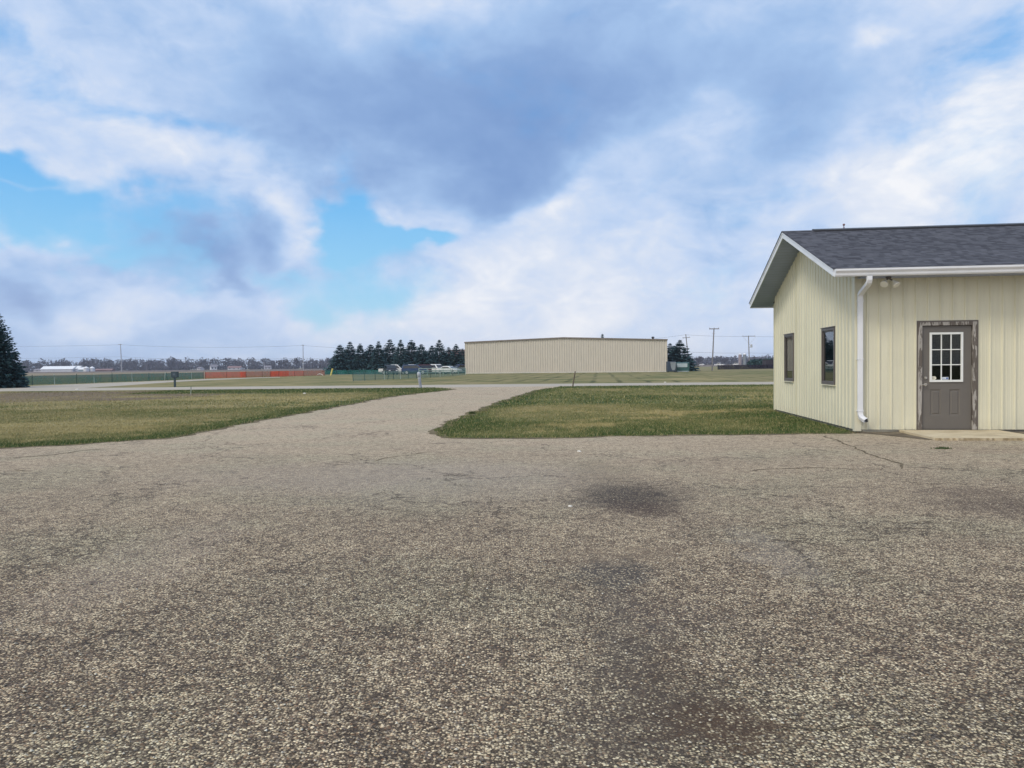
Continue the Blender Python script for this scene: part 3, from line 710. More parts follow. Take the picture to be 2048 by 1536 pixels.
# twin flood light under the eave
mb = MB(); mb.lathe([(.05, 0), (.055, -.015), (.035, -.04)], (.52, -.28, 3.04), 14); mb.tube((.52, -.28, 3.01), (.455, -.31, 2.965), .014); mb.tube((.52, -.28, 3.01), (.59, -.31, 2.965), .014)
fl = mb.build("flood_light", M_bronze, bld)
M_lampface = paint("lamp_lens", (.80, .79, .70), .25, .05, 10)
def lamp_head(p, d):
    p, d = Vector(p), Vector(d).normalized(); mb = MB()
    mb.tube(p, p + d * .035, .022, .026, 14); mb.tube(p + d * .035, p + d * .115, .030, .074, 16); mb.tube(p + d * .115, p + d * .13, .074, .070, 16)
    h = mb.build("lamp_head", M_lampface, fl, smooth=False)
    return h
lamp_head((.455, -.33, 2.965), (-.45, -.55, -.60)); lamp_head((.585, -.33, 2.965), (.35, -.45, -.75))
# roof vent pipe
px_ = 1.0; mb = MB(); q = Vector((1.02, W / 2 + .55, 0)); zq = zroof(q.y)
mb.tube((q.x, q.y, zq - .05), (q.x, q.y, ZR + .15), .024, .024, 10); vp = mb.build("vent_pipe", paint("weathered_pipe", (.24, .20, .27), .6), bld)
mb = MB(); mb.lathe([(.010, .149), (.010, .195), (.026, .203), (.031, .222), (.022, .243), (.0, .25)], (q.x, q.y, ZR), 12); mb.build("cap", paint("rust_cap", (.22, .13, .13), .6), vp)
# door frame, door and its fittings
Z1 = DZ1
mb = MB(); mb.box(DS - .085, DS - .008, -.034, .06, DZ0, Z1 + .075); mb.box(DS + DW + .008, DS + DW + .085, -.034, .06, DZ0, Z1 + .075); mb.box(DS - .008, DS + DW + .008, -.034, .06, Z1 + .008, Z1 + .075)
dfr = mb.build("door_frame", M_peel, bld, bevel=.004)
mb = MB()
for a in (DS - .112, DS + DW + .086): mb.box(a, a + .026, -.026, .0, DZ0, Z1 + .105)
mb.box(DS - .086, DS + DW + .086, -.026, .0, Z1 + .076, Z1 + .105)
mb.build("trim", M_doorbr, dfr)
def panel_with_recess(mb, x0, x1, z0, z1, yf, recs, opening):
    """door skin with an opening and embossed panels"""
    xs_ = sorted({x0, x1, *[r[0] for r in recs], *[r[1] for r in recs], opening[0], opening[1]})
    zs_ = sorted({z0, z1, *[r[2] for r in recs], *[r[3] for r in recs], opening[2], opening[3]})
    hit = lambda r, a, b, c, d: a >= r[0] - 1e-6 and b <= r[1] + 1e-6 and c >= r[2] - 1e-6 and d <= r[3] + 1e-6
    for a, b in zip(xs_, xs_[1:]):
        for c, d in zip(zs_, zs_[1:]):
            if hit(opening, a, b, c, d) or any(hit(r, a, b, c, d) for r in recs): continue
            mb.quad((a, yf, c), (b, yf, c), (b, yf, d), (a, yf, d))
    for (a, b, c, d) in recs:
        L0 = [(a, c), (b, c), (b, d), (a, d)]; lv = [(0, 0), (.014, .012), (.030, .012), (.045, .003)]
        prev = None
        for ins, dep in lv:
            cur = [(x + (ins if x == a else -ins), yf + dep, z + (ins if z == c else -ins)) for x, z in L0]
            if prev:
                for k in range(4): mb.quad(prev[k], prev[(k + 1) % 4], cur[(k + 1) % 4], cur[k])
            prev = cur
        mb.quad(*prev)
LX0, LX1, LZ0, LZ1 = DS + .139, DS + .757, DZ0 + .933, DZ0 + 1.903
mb = MB()
panel_with_recess(mb, DS, DS + DW, DZ0 + .012, Z1, .012, [(DS + .157, DS + .355, DZ0 + .277, DZ0 + .786), (DS + .512, DS + .71, DZ0 + .277, DZ0 + .786)], (LX0 + .02, LX1 - .02, LZ0 + .02, LZ1 - .02))
mb.box(DS, DS + .02, .013, .055, DZ0 + .012, Z1); mb.box(DS + DW - .02, DS + DW, .013, .055, DZ0 + .012, Z1)
mb.box(DS, DS + DW, .015, .05, DZ0, DZ0 + .012)
door = mb.build("door", M_door, bld)
mb = MB()
fwid = .04
mb.box(LX0, LX0 + fwid, -.012, .02, LZ0, LZ1); mb.box(LX1 - fwid, LX1, -.012, .02, LZ0, LZ1); mb.box(LX0 + fwid, LX1 - fwid, -.012, .02, LZ0, LZ0 + fwid); mb.box(LX0 + fwid, LX1 - fwid, -.012, .02, LZ1 - fwid, LZ1)
gw, gh = (LX1 - LX0 - 2 * fwid) / 3, (LZ1 - LZ0 - 2 * fwid) / 3
for k in (1, 2):
    x = LX0 + fwid + gw * k; mb.box(x - .009, x + .009, -.004, .018, LZ0 + fwid, LZ1 - fwid)
    for i in range(3):
        xa = LX0 + fwid + gw * i + (.009 if i else 0); xb = LX0 + fwid + gw * (i + 1) - (.009 if i < 2 else 0)
        z = LZ0 + fwid + gh * k; mb.box(xa, xb, -.0035, .0175, z - .009, z + .009)
mb.build("glazing_grille", paint("white_grille", (.80, .82, .80), .4, .04, 3), door, bevel=.002)
mb = MB().box(LX0 + .03, LX1 - .03, .019, .024, LZ0 + .03, LZ1 - .03); mb.build("pane", M_dglass, door)
mb = MB(); mb.tube((DS + .067, .012, DZ0 + 1.015), (DS + .067, -.012, DZ0 + 1.015), .030, .026, 18); mb.tube((DS + .067, -.012, DZ0 + 1.015), (DS + .067, -.018, DZ0 + 1.015), .014, .013, 12)
mb.build("deadbolt", M_steel, door, bevel=.002)
mb = MB(); mb.tube((DS + .067, .012, DZ0 + .885), (DS + .067, .0, DZ0 + .885), .033, .031, 18); mb.tube((DS + .067, .0, DZ0 + .885), (DS + .067, -.045, DZ0 + .885), .013, .013, 10)
mb.tube((DS + .075, -.047, DZ0 + .887), (DS - .02, -.047, DZ0 + .880), .013, .009, 10); mb.build("door_handle", M_steel, door)
M_st1 = paint("cream_sticker", (.70, .68, .56), .5, .1, 60, dirt=(.35, .33, .28)); M_st2 = paint("white_sticker", (.72, .77, .82), .4, .05, 30); M_st3 = paint("blue_print", (.06, .13, .36), .5, .2, 50)
mb = MB(); mb.prism([(DS + .176 + .0, DZ0 + .976), (DS + .25, DZ0 + .976), (DS + .268, DZ0 + .992), (DS + .272, DZ0 + 1.01), (DS + .268, DZ0 + 1.028), (DS + .25, DZ0 + 1.044), (DS + .176, DZ0 + 1.044)], .0160, .0175, lambda a, y, b: (a, y, b)); s1 = mb.build("sticker", M_st1, door); s1['label'] = "cream rounded sticker"
mb = MB(); mb.box(DS + .192, DS + .236, .0150, .0158, DZ0 + .998, DZ0 + 1.006); mb.box(DS + .192, DS + .222, .0150, .0158, DZ0 + 1.014, DZ0 + 1.022); mb.build("print", paint("grey_print", (.25, .24, .22), .6), s1)
mb = MB().box(DS + .373, DS + .498, .0160, .0175, DZ0 + .981, DZ0 + 1.028); s2 = mb.build("sticker", M_st2, door); s2['label'] = "white sticker with blue print"
mb = MB(); mb.box(DS + .452, DS + .492, .0150, .0158, DZ0 + .990, DZ0 + 1.020); mb.box(DS + .382, DS + .442, .0150, .0158, DZ0 + 1.000, DZ0 + 1.006); mb.build("print", M_st3, s2)
# gable windows
def gwin(t0, t1, blind):
    mb = MB(); a = .055; x0, x1 = -.030, .03
    mb.box(x0, x1, t0, t0 + a, WZ0, WZ1); mb.box(x0, x1, t1 - a, t1, WZ0, WZ1); mb.box(x0, x1, t0 + a, t1 - a, WZ0, WZ0 + a + .02); mb.box(x0, x1, t0 + a, t1 - a, WZ1 - a, WZ1)
    mb.box(-.004, x1 - .001, t0 + a, t0 + a + .03, WZ0 + a + .02, WZ1 - a); mb.box(-.004, x1 - .001, t1 - a - .03, t1 - a, WZ0 + a + .02, WZ1 - a)
    mb.box(-.004, x1 - .001, t0 + a + .03, t1 - a - .03, WZ1 - a - .03, WZ1 - a)
    mb.box(-.046, .01, t0 - .012, t1 + .012, WZ1 + .002, WZ1 + .022)
    w = mb.build("window", M_bronze, bld, bevel=.004)
    mb = MB().box(.008, .013, t0 + a + .0, t1 - a - .0, WZ0 + a + .02, WZ1 - a); mb.build("pane", M_glass, w)
    mb = MB().box(-.050, .0, t0 - .012, t1 + .012, WZ0 - .026, WZ0 - .002); mb.build("sill", paint("cream_sill", (.66, .63, .47), .5), w, bevel=.003)
    if blind:
        mb = MB(); mb.box(.045, .05, t0 + .02, t1 - .02, WZ0 + .30, WZ1 - .02); mb.build("blind", M_blind, w)
        mb = MB().add([(.04, t0 + .04, WZ0 + .24), (.04, t1 - .04, WZ0 + .33), (.04, t1 - .04, WZ0 + .345), (.04, t0 + .04, WZ0 + .255), (.05, t0 + .04, WZ0 + .24), (.05, t1 - .04, WZ0 + .33), (.05, t1 - .04, WZ0 + .345), (.05, t0 + .04, WZ0 + .255)], [(0, 1, 2, 3), (7, 6, 5, 4), (0, 4, 5, 1), (3, 2, 6, 7)]); mb.build("blind_rail", M_white, w)
gwin(*W2, False); gwin(*W1, True)
# concrete step in front of the door
def step():
    pts = []; xa, xb, ya, yb = .80, 2.64, -.035, -1.72
    ring = []
    n = 40
    for i in range(n + 1): ring.append((xa + (xb - xa) * i / n, yb + .05 * (float(fbm(np.array(i * .35), np.array(2.2), 1, 4)) - .5)))
    top = [(xa, ya)] + ring + [(xb, ya)]
    mb = MB(); k = len(top)
    bot = [(x + .0, y + (.02 if y < -1 else 0) + .05 * (random.random() - .3) * (y < -1)) for x, y in top]
    mb.add([(x, y, .056) for x, y in top] + [(x, y, -.01) for x, y in bot], [tuple(range(k))] + [(i, (i + 1) % k, k + (i + 1) % k, k + i) for i in range(k)])
    o = mb.build("concrete_step", M_concrete, None)
    o.location = A0; o.rotation_euler = (0, 0, -AL)
    tag(o, "low weathered concrete pad in front of the building's door", "step")
step()
# dirt and rubble beside the step
M_dirt = soil_material("yard_dirt", [(.3, (.10, .082, .06)), (.5, (.17, .14, .10)), (.7, (.25, .21, .15))], 3, 3)
P = wander([BW(.0, -.30), BW(.3, -.75), BW(.78, -1.62), BW(.80, -.05), BW(.0, -.02)], .06, .05, 4, False)
tag(flat_poly(P, .018).build("dirt", M_dirt), kind='structure')
P = wander([BW(2.62, -.05), BW(2.66, -1.0), BW(3.4, -.7), BW(6, -.35), BW(12, -.3), BW(12, -.02)], .08, .05, 8, False)
tag(flat_poly(P, .018).build("dirt", M_dirt), kind='structure')

# ------------------------------------------------------------------ weeds in the pavement
M_weed = paint("weed_leaf", (.07, .10, .035), .8, .4, 8)
def weed(p, r, h, n, label):
    V = []; F = []
    for k in range(n):
        a = random.uniform(0, 6.28); q = abs(random.gauss(0, .5)) * r; x, y = p.x + q * math.cos(a), p.y + q * math.sin(a) * .6; b = random.uniform(0, 6.28); w = .006 + .005 * random.random(); hh = h * (.5 + random.random())
        lx, ly = random.gauss(0, .6) * hh, random.gauss(0, .6) * hh; i = len(V)
        V += [(x - w * math.cos(b), y - w * math.sin(b), .012), (x + w * math.cos(b), y + w * math.sin(b), .012), (x + lx, y + ly, hh + .012)]; F.append((i, i + 1, i + 2))
    o = MB().add([(a - p.x, b - p.y, c) for a, b, c in V], F).build("weed_tuft", M_weed); o.location = (p.x, p.y, 0)
    tag(o, label, "weed", "weeds growing through the pavement")
weed(G(1883, 899), .13, .026, 200, "dark green weed tuft in the pavement in front of the concrete step")
weed(G(945, 829), .08, .07, 200, "straggly weeds on the pavement edge at the left of the right hand lawn")

# ------------------------------------------------------------------ hangar
hang = thing("hangar", "long low tan ribbed metal hangar with shallow brown-trimmed gable across the road", "building", G(931, 747.35), 0)
hl = G(931, 747.35); hr = G(1334, 744.3); kk = hr.x / hr.y; HW = (kk * hl.y - hl.x) / (math.cos(AL) + kk * math.sin(AL)); hv = Vector((math.cos(AL) * HW, -math.sin(AL) * HW, 0)); hr = hl + hv; hang.rotation_euler = (0, 0, -AL)
M_tan = siding("tan_siding", (.60, .555, .475), .5)
M_brown = paint("brown_trim", (.22, .185, .16), .5, .1, 1)
HD = 34.; hz0 = .05
zl = PZ(931, 683, hl.y).z; zr_ = PZ(1334, 679.5, hr.y).z; pk = PZ(1130, 674.5, (hl.y + hr.y) / 2).z
ze_h = (zl + zr_) / 2
def hz(a): return ze_h + (pk - ze_h) * (1 - abs(a - HW * .495) / (HW * .5))
mb = MB(); k = 0; step_ = HW / 84; A_ = []
for i in range(84):
    a = i * step_; A_ += [(a, 0), (a + step_ * .50, 0), (a + step_ * .60, .075), (a + step_ * .84, .075), (a + step_ * .94, 0)]
A_.append((HW, 0))
for (a, d), (b, e) in zip(A_, A_[1:]): mb.quad((a, -d, hz0), (b, -e, hz0), (b, -e, hz(b) - .05), (a, -d, hz(a) - .05))
mb.build("front_wall", M_tan, hang)
mb = MB(); mb.box(0, HW, HD - .05, HD, 0, ze_h - .1); mb.box(0, .05, .06, HD - .06, 0, ze_h - .1); mb.box(HW - .05, HW, .06, HD - .06, 0, ze_h - .1); mb.build("side_wall", M_tan, hang)
mb = MB(); mid_ = HW * .495
mb.prism([(-.15, ze_h), (mid_, pk), (mid_, pk - .12), (-.15, ze_h - .12)], -.18, HD + .1, lambda a, y, b: (a, y, b)); mb.prism([(mid_, pk), (HW + .15, ze_h), (HW + .15, ze_h - .12), (mid_, pk - .12)], -.18, HD + .1, lambda a, y, b: (a, y, b))
mb.build("roof", M_brown, hang)
mb = MB()
mb.prism([(-.15, ze_h + .02), (mid_, pk + .02), (mid_, pk - .19), (-.15, ze_h - .19)], -.24, -.185, lambda a, y, b: (a, y, b)); mb.prism([(mid_, pk + .02), (HW + .15, ze_h + .02), (HW + .15, ze_h - .19), (mid_, pk - .19)], -.24, -.185, lambda a, y, b: (a, y, b))
mb.build("rake_trim", M_brown, hang)
mb = MB().box(-.05, HW + .05, -.10, -.055, -.02, .17); mb.build("base_trim", paint("pale_base", (.62, .60, .54), .7), hang)
mb = MB(); mb.box(-.07, .09, -.08, .09, .0, ze_h - .15); mb.build("corner_trim", M_tan, hang); mb = MB(); mb.box(HW - .09, HW + .07, -.08, .09, .0, ze_h - .15); mb.build("corner_trim", M_tan, hang)
mb = MB(); va = HW * .94; mb.tube((va, 4, hz(va) - .1), (va, 4, hz(va) + .42), .2, .2, 10); mb.lathe([(.3, .4), (.34, .48), (.0, .62)], (va, 4, hz(va)), 12); mb.build("roof_vent", M_black, hang)

# building with a red-brown roof, glimpsed behind the firs
p = XY(921, 190); rb = thing("red_roofed_building", "pale building with red-brown roof glimpsed between the firs and the hangar", "building", (p.x, p.y, 0), 0)
mb = MB().box(-2.6, 9, 0, 8, 0, 4.1); mb.build("wall", paint("pale_wall", (.60, .58, .56), .7), rb)
mb = MB().prism([(-.8, 4.0), (4, 5.6), (8.8, 4.0)], -3.2, 9.5, lambda a, y, b: (y, a, b)); mb.build("roof", paint("redbrown_roof", (.20, .11, .10), .7), rb)

# ------------------------------------------------------------------ conifers
M_bark = paint("bark", (.09, .07, .055), .9, .3, 3)
def fir_mat(name, a, b_, c_):
    m, nt, b = new_mat(name); r = nt.node('ShaderNodeNewGeometry').outputs['Random Per Island']; ri = nt.node('ShaderNodeObjectInfo').outputs['Random']
    f = nt.noise(objc(nt), 1.3, 4, .6)
    v = nt.math('ADD', nt.math('MULTIPLY', r, .5), nt.math('ADD', nt.math('MULTIPLY', f, .4), nt.math('MULTIPLY', ri, .15)))
    set_b(nt, b, nt.ramp(v, [(.15, a), (.5, b_), (.95, c_)]), .85, spec=.2); return m
M_fir = fir_mat("fir_needles", (.022, .062, .082), (.045, .102, .122), (.09, .155, .16))
M_fir2 = fir_mat("spruce_needles", (.020, .055, .064), (.040, .088, .096), (.072, .125, .122))
def fir_mesh(h, r0, seed, whorls, nb, tw, tl, twid, power=.85, ragged=.15):
    """whorled branches, each carrying flat drooping sprays"""
    g = np.random.default_rng(seed); V = []
    for i in range(whorls):
        f = (i + g.uniform(-.4, .4)) / whorls; f = min(max(f, 0.), .985); z = .015 * h + f * h * .965
        rr = r0 * (.55 * (1 - f) + .45 * (1 - f) ** power) * (1 - .12 * np.exp(-f * 18)) * (1 + .07 * math.sin(i * 2.4)) + .02 * tl
        n = max(4, int(nb * (.45 + .55 * (1 - f)))); a0 = g.uniform(0, 6.28)
        for k in range(n):
            a = a0 + 6.283 * k / n + g.normal(0, .14); L = rr * (1 + g.normal(0, ragged)); L = max(L, .12)
            rise = -.05 + .75 * f * f + g.normal(0, .12); m = max(2, int(tw * (.35 + .65 * (1 - f))))
            for q in range(m):
                s = (.18 + .82 * (q + g.random()) / m); x = L * s; zz = z + x * rise * .55 - .22 * x * s * (1 - f) + .10 * L * s ** 3
                da = g.choice([-1, 1]) * (.35 + .5 * g.random()) * (1 if s < .93 else .2)
                b = a + da; ln = tl * (.6 + .7 * g.random()) * (1.15 - .80 * f) * (.7 + .5 * (1 - s)); wd = twid * (.7 + .6 * g.random()) * (1 - .6 * f)
                p0 = np.array([x * np.cos(a), x * np.sin(a), zz]); d = np.array([np.cos(b), np.sin(b), -.25 + .95 * f * f + g.normal(0, .2)]); d /= np.linalg.norm(d)
                sd = np.cross(d, [0, 0, 1.]) ; sd = sd / (np.linalg.norm(sd) + 1e-6); tilt = g.normal(0, .6); sd = sd * np.cos(tilt) + np.cross(d, sd) * np.sin(tilt)
                V += [p0, p0 + d * ln * .45 + sd * wd, p0 + d * ln, p0 + d * ln * .45 - sd * wd]
    for k in range(5):                                    # leader
        a = g.uniform(0, 6.28); V += [np.array([0, 0, h * (.93 + .01 * k)]), np.array([.06 * np.cos(a) * h / 7, .06 * np.sin(a) * h / 7, h * .965]), np.array([0, 0, h * 1.02]), np.array([-.05 * np.cos(a) * h / 7, -.05 * np.sin(a) * h / 7, h * .965])]
    V = np.array(V); return V, np.arange(len(V)).reshape(-1, 4)
def make_fir(name, label, loc, h, r0, seed, mat, whorls=34, nb=13, tw=11, tl=.62, twid=.13, power=.85, group=None, rz=0., ragged=.15):
    t = thing(name, label, "fir tree", loc, rz, group)
    MB().tube((0, 0, 0), (0, 0, h * .55), .022 * h, .013 * h, 9).tube((0, 0, h * .55), (0, 0, h * .97), .013 * h, .003 * h, 7).build("trunk", M_bark, t)
    np_mesh("crown", *fir_mesh(h, r0, seed, whorls, nb, tw, tl, twid, power, ragged), mat, t)
    return t
row = [(680, 689, 1.0), (699.7, 682.7, 1.0), (720, 687, .8), (741.4, 689, 1.0), (757, 682, .85), (779.4, 678, 1.1), (801, 679, .8), (823, 680, 1.05), (842.5, 688, .95), (864, 691, .85), (878.7, 679, .95), (897, 694, .9), (912, 688, .8), (925, 697, .8)]
words = ["first", "second", "third", "fourth", "fifth", "sixth", "seventh", "eighth", "ninth", "tenth", "eleventh", "twelfth", "thirteenth", "last"]
look = ["ragged wide fir at the open left end of the dark row", "broad pointed fir, second from the left in the dark row", "short narrow fir, third from the left in the row", "squat loose topped fir, fourth from the left in the row", "slim pointed fir, fifth from the left in the row", "tallest fir, sixth from the left behind the charcoal vehicle", "thin spired fir, seventh from the left, behind the white pickup", "broad blunt fir, eighth from the left in the row", "low wide fir, ninth from the left behind the blue vehicle", "short rounded fir, tenth from the left in the row", "tall well spaced fir, eleventh from the left in the row", "low fir, twelfth from the left, behind the white car", "thin ragged fir, thirteenth from the left near the hangar", "lowest fir, half hidden at the left end wall of the hangar"]
protos = []
for i, (u, v, wsc) in enumerate(row):
    Y = 156 + (4 if i % 2 else 0) + random.uniform(-1, 1); q = PZ(u, v, Y); h = q.z; lab = look[i]
    if i < 5:
        t = make_fir("fir_tree", lab, (q.x, Y, 0), h, 3.0 * wsc, 40 + i, M_fir, 32, 19, 17, .78, .17, group="firs in the row behind the parked vehicles", power=(.68, .78, .72, .62, .85)[i]); protos.append((t, h, wsc))
    else:
        s, h0, w0 = protos[(i * 3 + 1) % 5]
        k = wsc / w0 * (1.05 if i in (5, 7) else 1.)
        copy_thing(s, (q.x, Y, 0), random.uniform(0, 6.28), (k, k, h / h0), lab)
def fir_copy(u, v, Y, k, lab, group, w=1.):
    q = PZ(u, v, Y); s, h0, w0 = protos[k]; copy_thing(s, (q.x, Y, 0), random.uniform(0, 6.28), (w, w, q.z / h0), lab, group)
for u, v, Y, k, lab, w in ((690, 700, 166, 3, "lower fir filling the gap behind the first two firs of the row", 1.2), (733, 702, 167, 0, "lower fir filling the gap behind the third and fourth firs", 1.2), (768, 700, 167, 1, "lower fir half hidden behind the tallest fir of the row", 1.2), (812, 699, 166, 2, "lower fir behind the seventh and eighth firs of the row", 1.3), (853, 702, 167, 3, "lower fir behind the ninth and tenth firs of the row", 1.2), (888, 704, 166, 4, "lower fir behind the eleventh and twelfth firs of the row", 1.2)):
    fir_copy(u, v, Y, k, lab, "firs in the row behind the parked vehicles", w)
fir_copy(1340, 686, 152, 1, "fir half hidden by the hangar's right corner", "firs at the right end of the hangar", .9)
fir_copy(1359.7, 679.5, 150, 4, "full pointed fir behind the dumpster at the right of the hangar", "firs at the right end of the hangar", 1.35)
fir_copy(1349, 691, 153, 3, "shorter fir squeezed between the two firs right of the hangar", "firs at the right end of the hangar", .9)
fir_copy(1205, 667.5, 190, 4, "lone fir tip showing above the hangar's roof", "firs at the right end of the hangar", 1.)
g0 = G(8, 776)
make_fir("fir_tree", "large dense dark fir at the left edge beside the green mesh fence", (g0.x - 1.3, g0.y, 0), 6.35, 2.75, 77, M_fir2, whorls=72, nb=36, tw=26, tl=.42, twid=.11, power=.22, ragged=.05)
# low evergreen hedge and dark block of planting at right
def blob_crown(c, rx, ry, rz, n, s, g):
    d = g.normal(0, 1, (n, 3)); d /= np.linalg.norm(d, axis=1)[:, None]; rad = g.random(n) ** .33
    p = d * rad[:, None] * np.array([rx, ry, rz]) + np.array(c); p[:, 2] = np.maximum(p[:, 2], .1)
    a = g.normal(0, 1, (n, 3)); a /= np.linalg.norm(a, axis=1)[:, None]; b = np.cross(a, g.normal(0, 1, (n, 3))); b /= np.linalg.norm(b, axis=1)[:, None] + 1e-6
    s = s * (.5 + g.random(n))[:, None]
    return np.stack([p - a * s, p + b * s * .7, p + a * s, p - b * s * .7], 1).reshape(-1, 3)
gh = np.random.default_rng(5)
for i, (u, vt, w) in enumerate(((1508, 719, 1.9), (1519, 717.5, 2.2), (1530, 718.5, 2.0), (1541, 717.5, 2.3))):
    Y = 215; q = PZ(u, vt, Y); t = thing("evergreen_bush", "dark rounded evergreen bush behind the dark fence, %s from the left" % ("first", "second", "third", "last")[i], "bush", (q.x, Y, 0), 0, "bushes behind the dark fence")
    MB().tube((0, 0, 0), (0, 0, q.z * .5), .12, .05, 7).build("trunk", M_bark, t)
    V = blob_crown((0, 0, q.z * .5), w, w, q.z * .5, 900, .26, gh); np_mesh("crown", V, np.arange(len(V)).reshape(-1, 4), M_fir2, t)

# ------------------------------------------------------------------ distant woods and bare trees
def wood_mat():
    m, nt, b = new_mat("bare_twigs"); r = nt.node('ShaderNodeNewGeometry').outputs['Random Per Island']; f = nt.noise(pos(nt), .03, 4, .6)
    set_b(nt, b, nt.ramp(nt.math('MULTIPLY_ADD', r, .5, nt.math('MULTIPLY', f, .6)), [(.2, (.05, .05, .075)), (.55, (.078, .075, .105)), (.9, (.115, .108, .135))]), .95, spec=.05); return m
M_wood = wood_mat()
def woods():
    g = np.random.default_rng(21); Vs = []
    for k in range(1500):
        Y = g.uniform(980, 1180); u = g.uniform(-500, 2500); x = (u - 1024) / FPX * Y
        c = float(fbm(np.array(x * .006), np.array(1.5), 1, 4)); h = (8.0 + 9.5 * c) * g.uniform(.75, 1.2); 
        if u > 1300: h *= .86
        w = h * g.uniform(.28, .45)
        Vs.append(blob_crown((x, Y, h * .52), w, w, h * .50, 70, .95, g))
        Vs.append(blob_crown((x, Y, h * .80), w * .75, w * .75, h * .25, 30, .55, g))
    for k in range(1600):                                  # thicket along the foot of the wood
        Y = g.uniform(975, 985); x = (g.uniform(-500, 2500) - 1024) / FPX * Y; Vs.append(blob_crown((x, Y, 1.8), 4, 1.5, 3.2, 12, 1.3, g))
    V = np.concatenate(Vs); tag(np_mesh("distant_woods", V, np.arange(len(V)).reshape(-1, 4), M_wood), "purple-brown line of bare woods along the horizon", "woods", kind='stuff')
woods()
def bare_tree(u, vt, Y, lab, w):
    q = PZ(u, vt, Y); h = q.z; g = np.random.default_rng(int(u)); t = thing("bare_tree", lab, "tree", (q.x, Y, 0), 0, "bare trees standing above the distant woods")
    MB().tube((0, 0, 0), (0, 0, h * .5), h * .022, h * .014, 7).build("trunk", M_bark, t)
    mb = MB()
    for k in range(70):
        a = g.uniform(0, 6.28); z0 = h * g.uniform(.25, .6); r_ = w * g.uniform(.4, 1.); z1 = min(h, z0 + h * g.uniform(.12, .45)) * (1 - .12 * (r_ / w) ** 2)
        mb.tube((0, 0, z0), (r_ * math.cos(a), r_ * math.sin(a), z1), h * .008, h * .003, 4)
        for j in range(4):
            b = a + g.normal(0, .6); rr = r_ * g.uniform(.7, 1.2); mb.tube((r_ * .6 * math.cos(a), r_ * .6 * math.sin(a), z0 + (z1 - z0) * .6), (rr * math.cos(b), rr * math.sin(b), min(h, z1 + h * g.uniform(-.05, .08))), h * .004, h * .002, 3)
    mb.build("crown", M_wood, t)
bare_tree(1396.5, 711, 620, "broad bare tree above the woods between the leaning pole and the tall pole", 5.)
bare_tree(1449, 714, 640, "bare tree above the woods just right of the tall utility pole", 4.5)
bare_tree(127, 720, 900, "bare tree behind the white barns rising above the woods", 5.)

# ------------------------------------------------------------------ mesh fences
def net_mat(name, col, alpha):
    m = bpy.data.materials.new(name); m.use_nodes = True; nt = NT(m.node_tree); nt.n.clear()
    d = nt.node('ShaderNodeBsdfDiffuse'); f = nt.noise(pos(nt), .9, 5, .6)
    nt.put(d.inputs[0], nt.ramp(f, [(.3, tuple(c * .8 for c in col)), (.7, tuple(min(1, c * 1.15) for c in col))]))
    tr = nt.node('ShaderNodeBsdfTransparent'); mx = nt.node('ShaderNodeMixShader')
    nt.put(mx.inputs[0], nt.ramp(f, [(.3, alpha * .88), (.7, min(1, alpha * 1.1))])); nt.l.new(tr.outputs[0], mx.inputs[1]); nt.l.new(d.outputs[0], mx.inputs[2])
    out = nt.node('ShaderNodeOutputMaterial'); nt.l.new(mx.outputs[0], out.inputs[0]); return m
M_gnet = net_mat("green_mesh", (.035, .165, .145), .72); M_gnet2 = net_mat("pale_green_mesh", (.17, .31, .27), .50); M_onet = net_mat("orange_mesh", (.75, .14, .09), .70); M_onet2 = net_mat("doubled_orange_mesh", (.92, .14, .075), .93); M_bnet = net_mat("brown_mesh", (.50, .15, .10), .62)
M_gpost = paint("green_post", (.03, .085, .075), .6, .2, 3); M_wpost = paint("pale_post", (.50, .56, .50), .6, .1, 3); M_opost = paint("rusty_post", (.22, .06, .04), .7, .2, 3)
def net_strip(mb, P, h, z0=.03):
    P = wander(P, .9, .03, random.random() * 9, False); n = len(P)
    hs = [h * (1 + .05 * (float(fbm(np.array(i * .31), np.array(h * 7), 1, 3)) - .5)) for i in range(n)]
    mb.add([(p.x, p.y, z0) for p in P] + [(p.x, p.y, hh) for p, hh in zip(P, hs)] + [(p.x + .004, p.y + .02, z0) for p in P] + [(p.x + .004, p.y + .02, hh) for p, hh in zip(P, hs)],
           [(i, i + 1, n + i + 1, n + i) for i in range(n - 1)]); return mb
def on_line(P, u):
    """point of the line P in picture column u"""
    for a, b in zip(P, P[1:]):
        for k in range(60):
            p = a.lerp(b, k / 60); d = p - Vector((0, 0, CAMH)); uu = 1024 + FPX * d.dot(CR) / d.dot(fw)
            if uu >= u: return p
    return P[-1]
def fence(label, P, h, segs, posts, cat="fence", name="mesh_fence"):
    t = thing(name, label, cat, (P[0].x, P[0].y, 0)); o = Vector((P[0].x, P[0].y, 0)); Q = [p - o for p in P]
    for (ua, ub, m) in segs:
        a, b = on_line(P, ua), on_line(P, ub); mid = [p for p in P if a.y < p.y < b.y] if a.y < b.y else []
        mb = net_strip(MB(), [q - o for q in [a] + mid + [b]], h); mb.build("mesh_panel", m, t)
    for (u, m, hp, lean) in posts:
        p = on_line(P, u) - o; MB().tube((p.x, p.y - .05, 0), (p.x + lean, p.y - .05, hp), .035, .03, 6).build("post", m, t)
    return t
fence("low green plastic mesh fence running along the side road at left", fence_line, .90, [(-400, 408, M_gnet)],
      [(64, M_gpost, 1., 0), (109, M_wpost, 1.02, -.05), (153, M_gpost, 1.03, 0), (188, M_wpost, 1.0, -.04), (224, M_gpost, 1.05, 0), (263, M_wpost, 1.04, -.02), (298, M_gpost, 1., 0), (329, M_wpost, 1., .1), (334, M_gpost, .98, -.14), (383, M_wpost, .96, 0), (407, M_opost, 1.0, 0)])
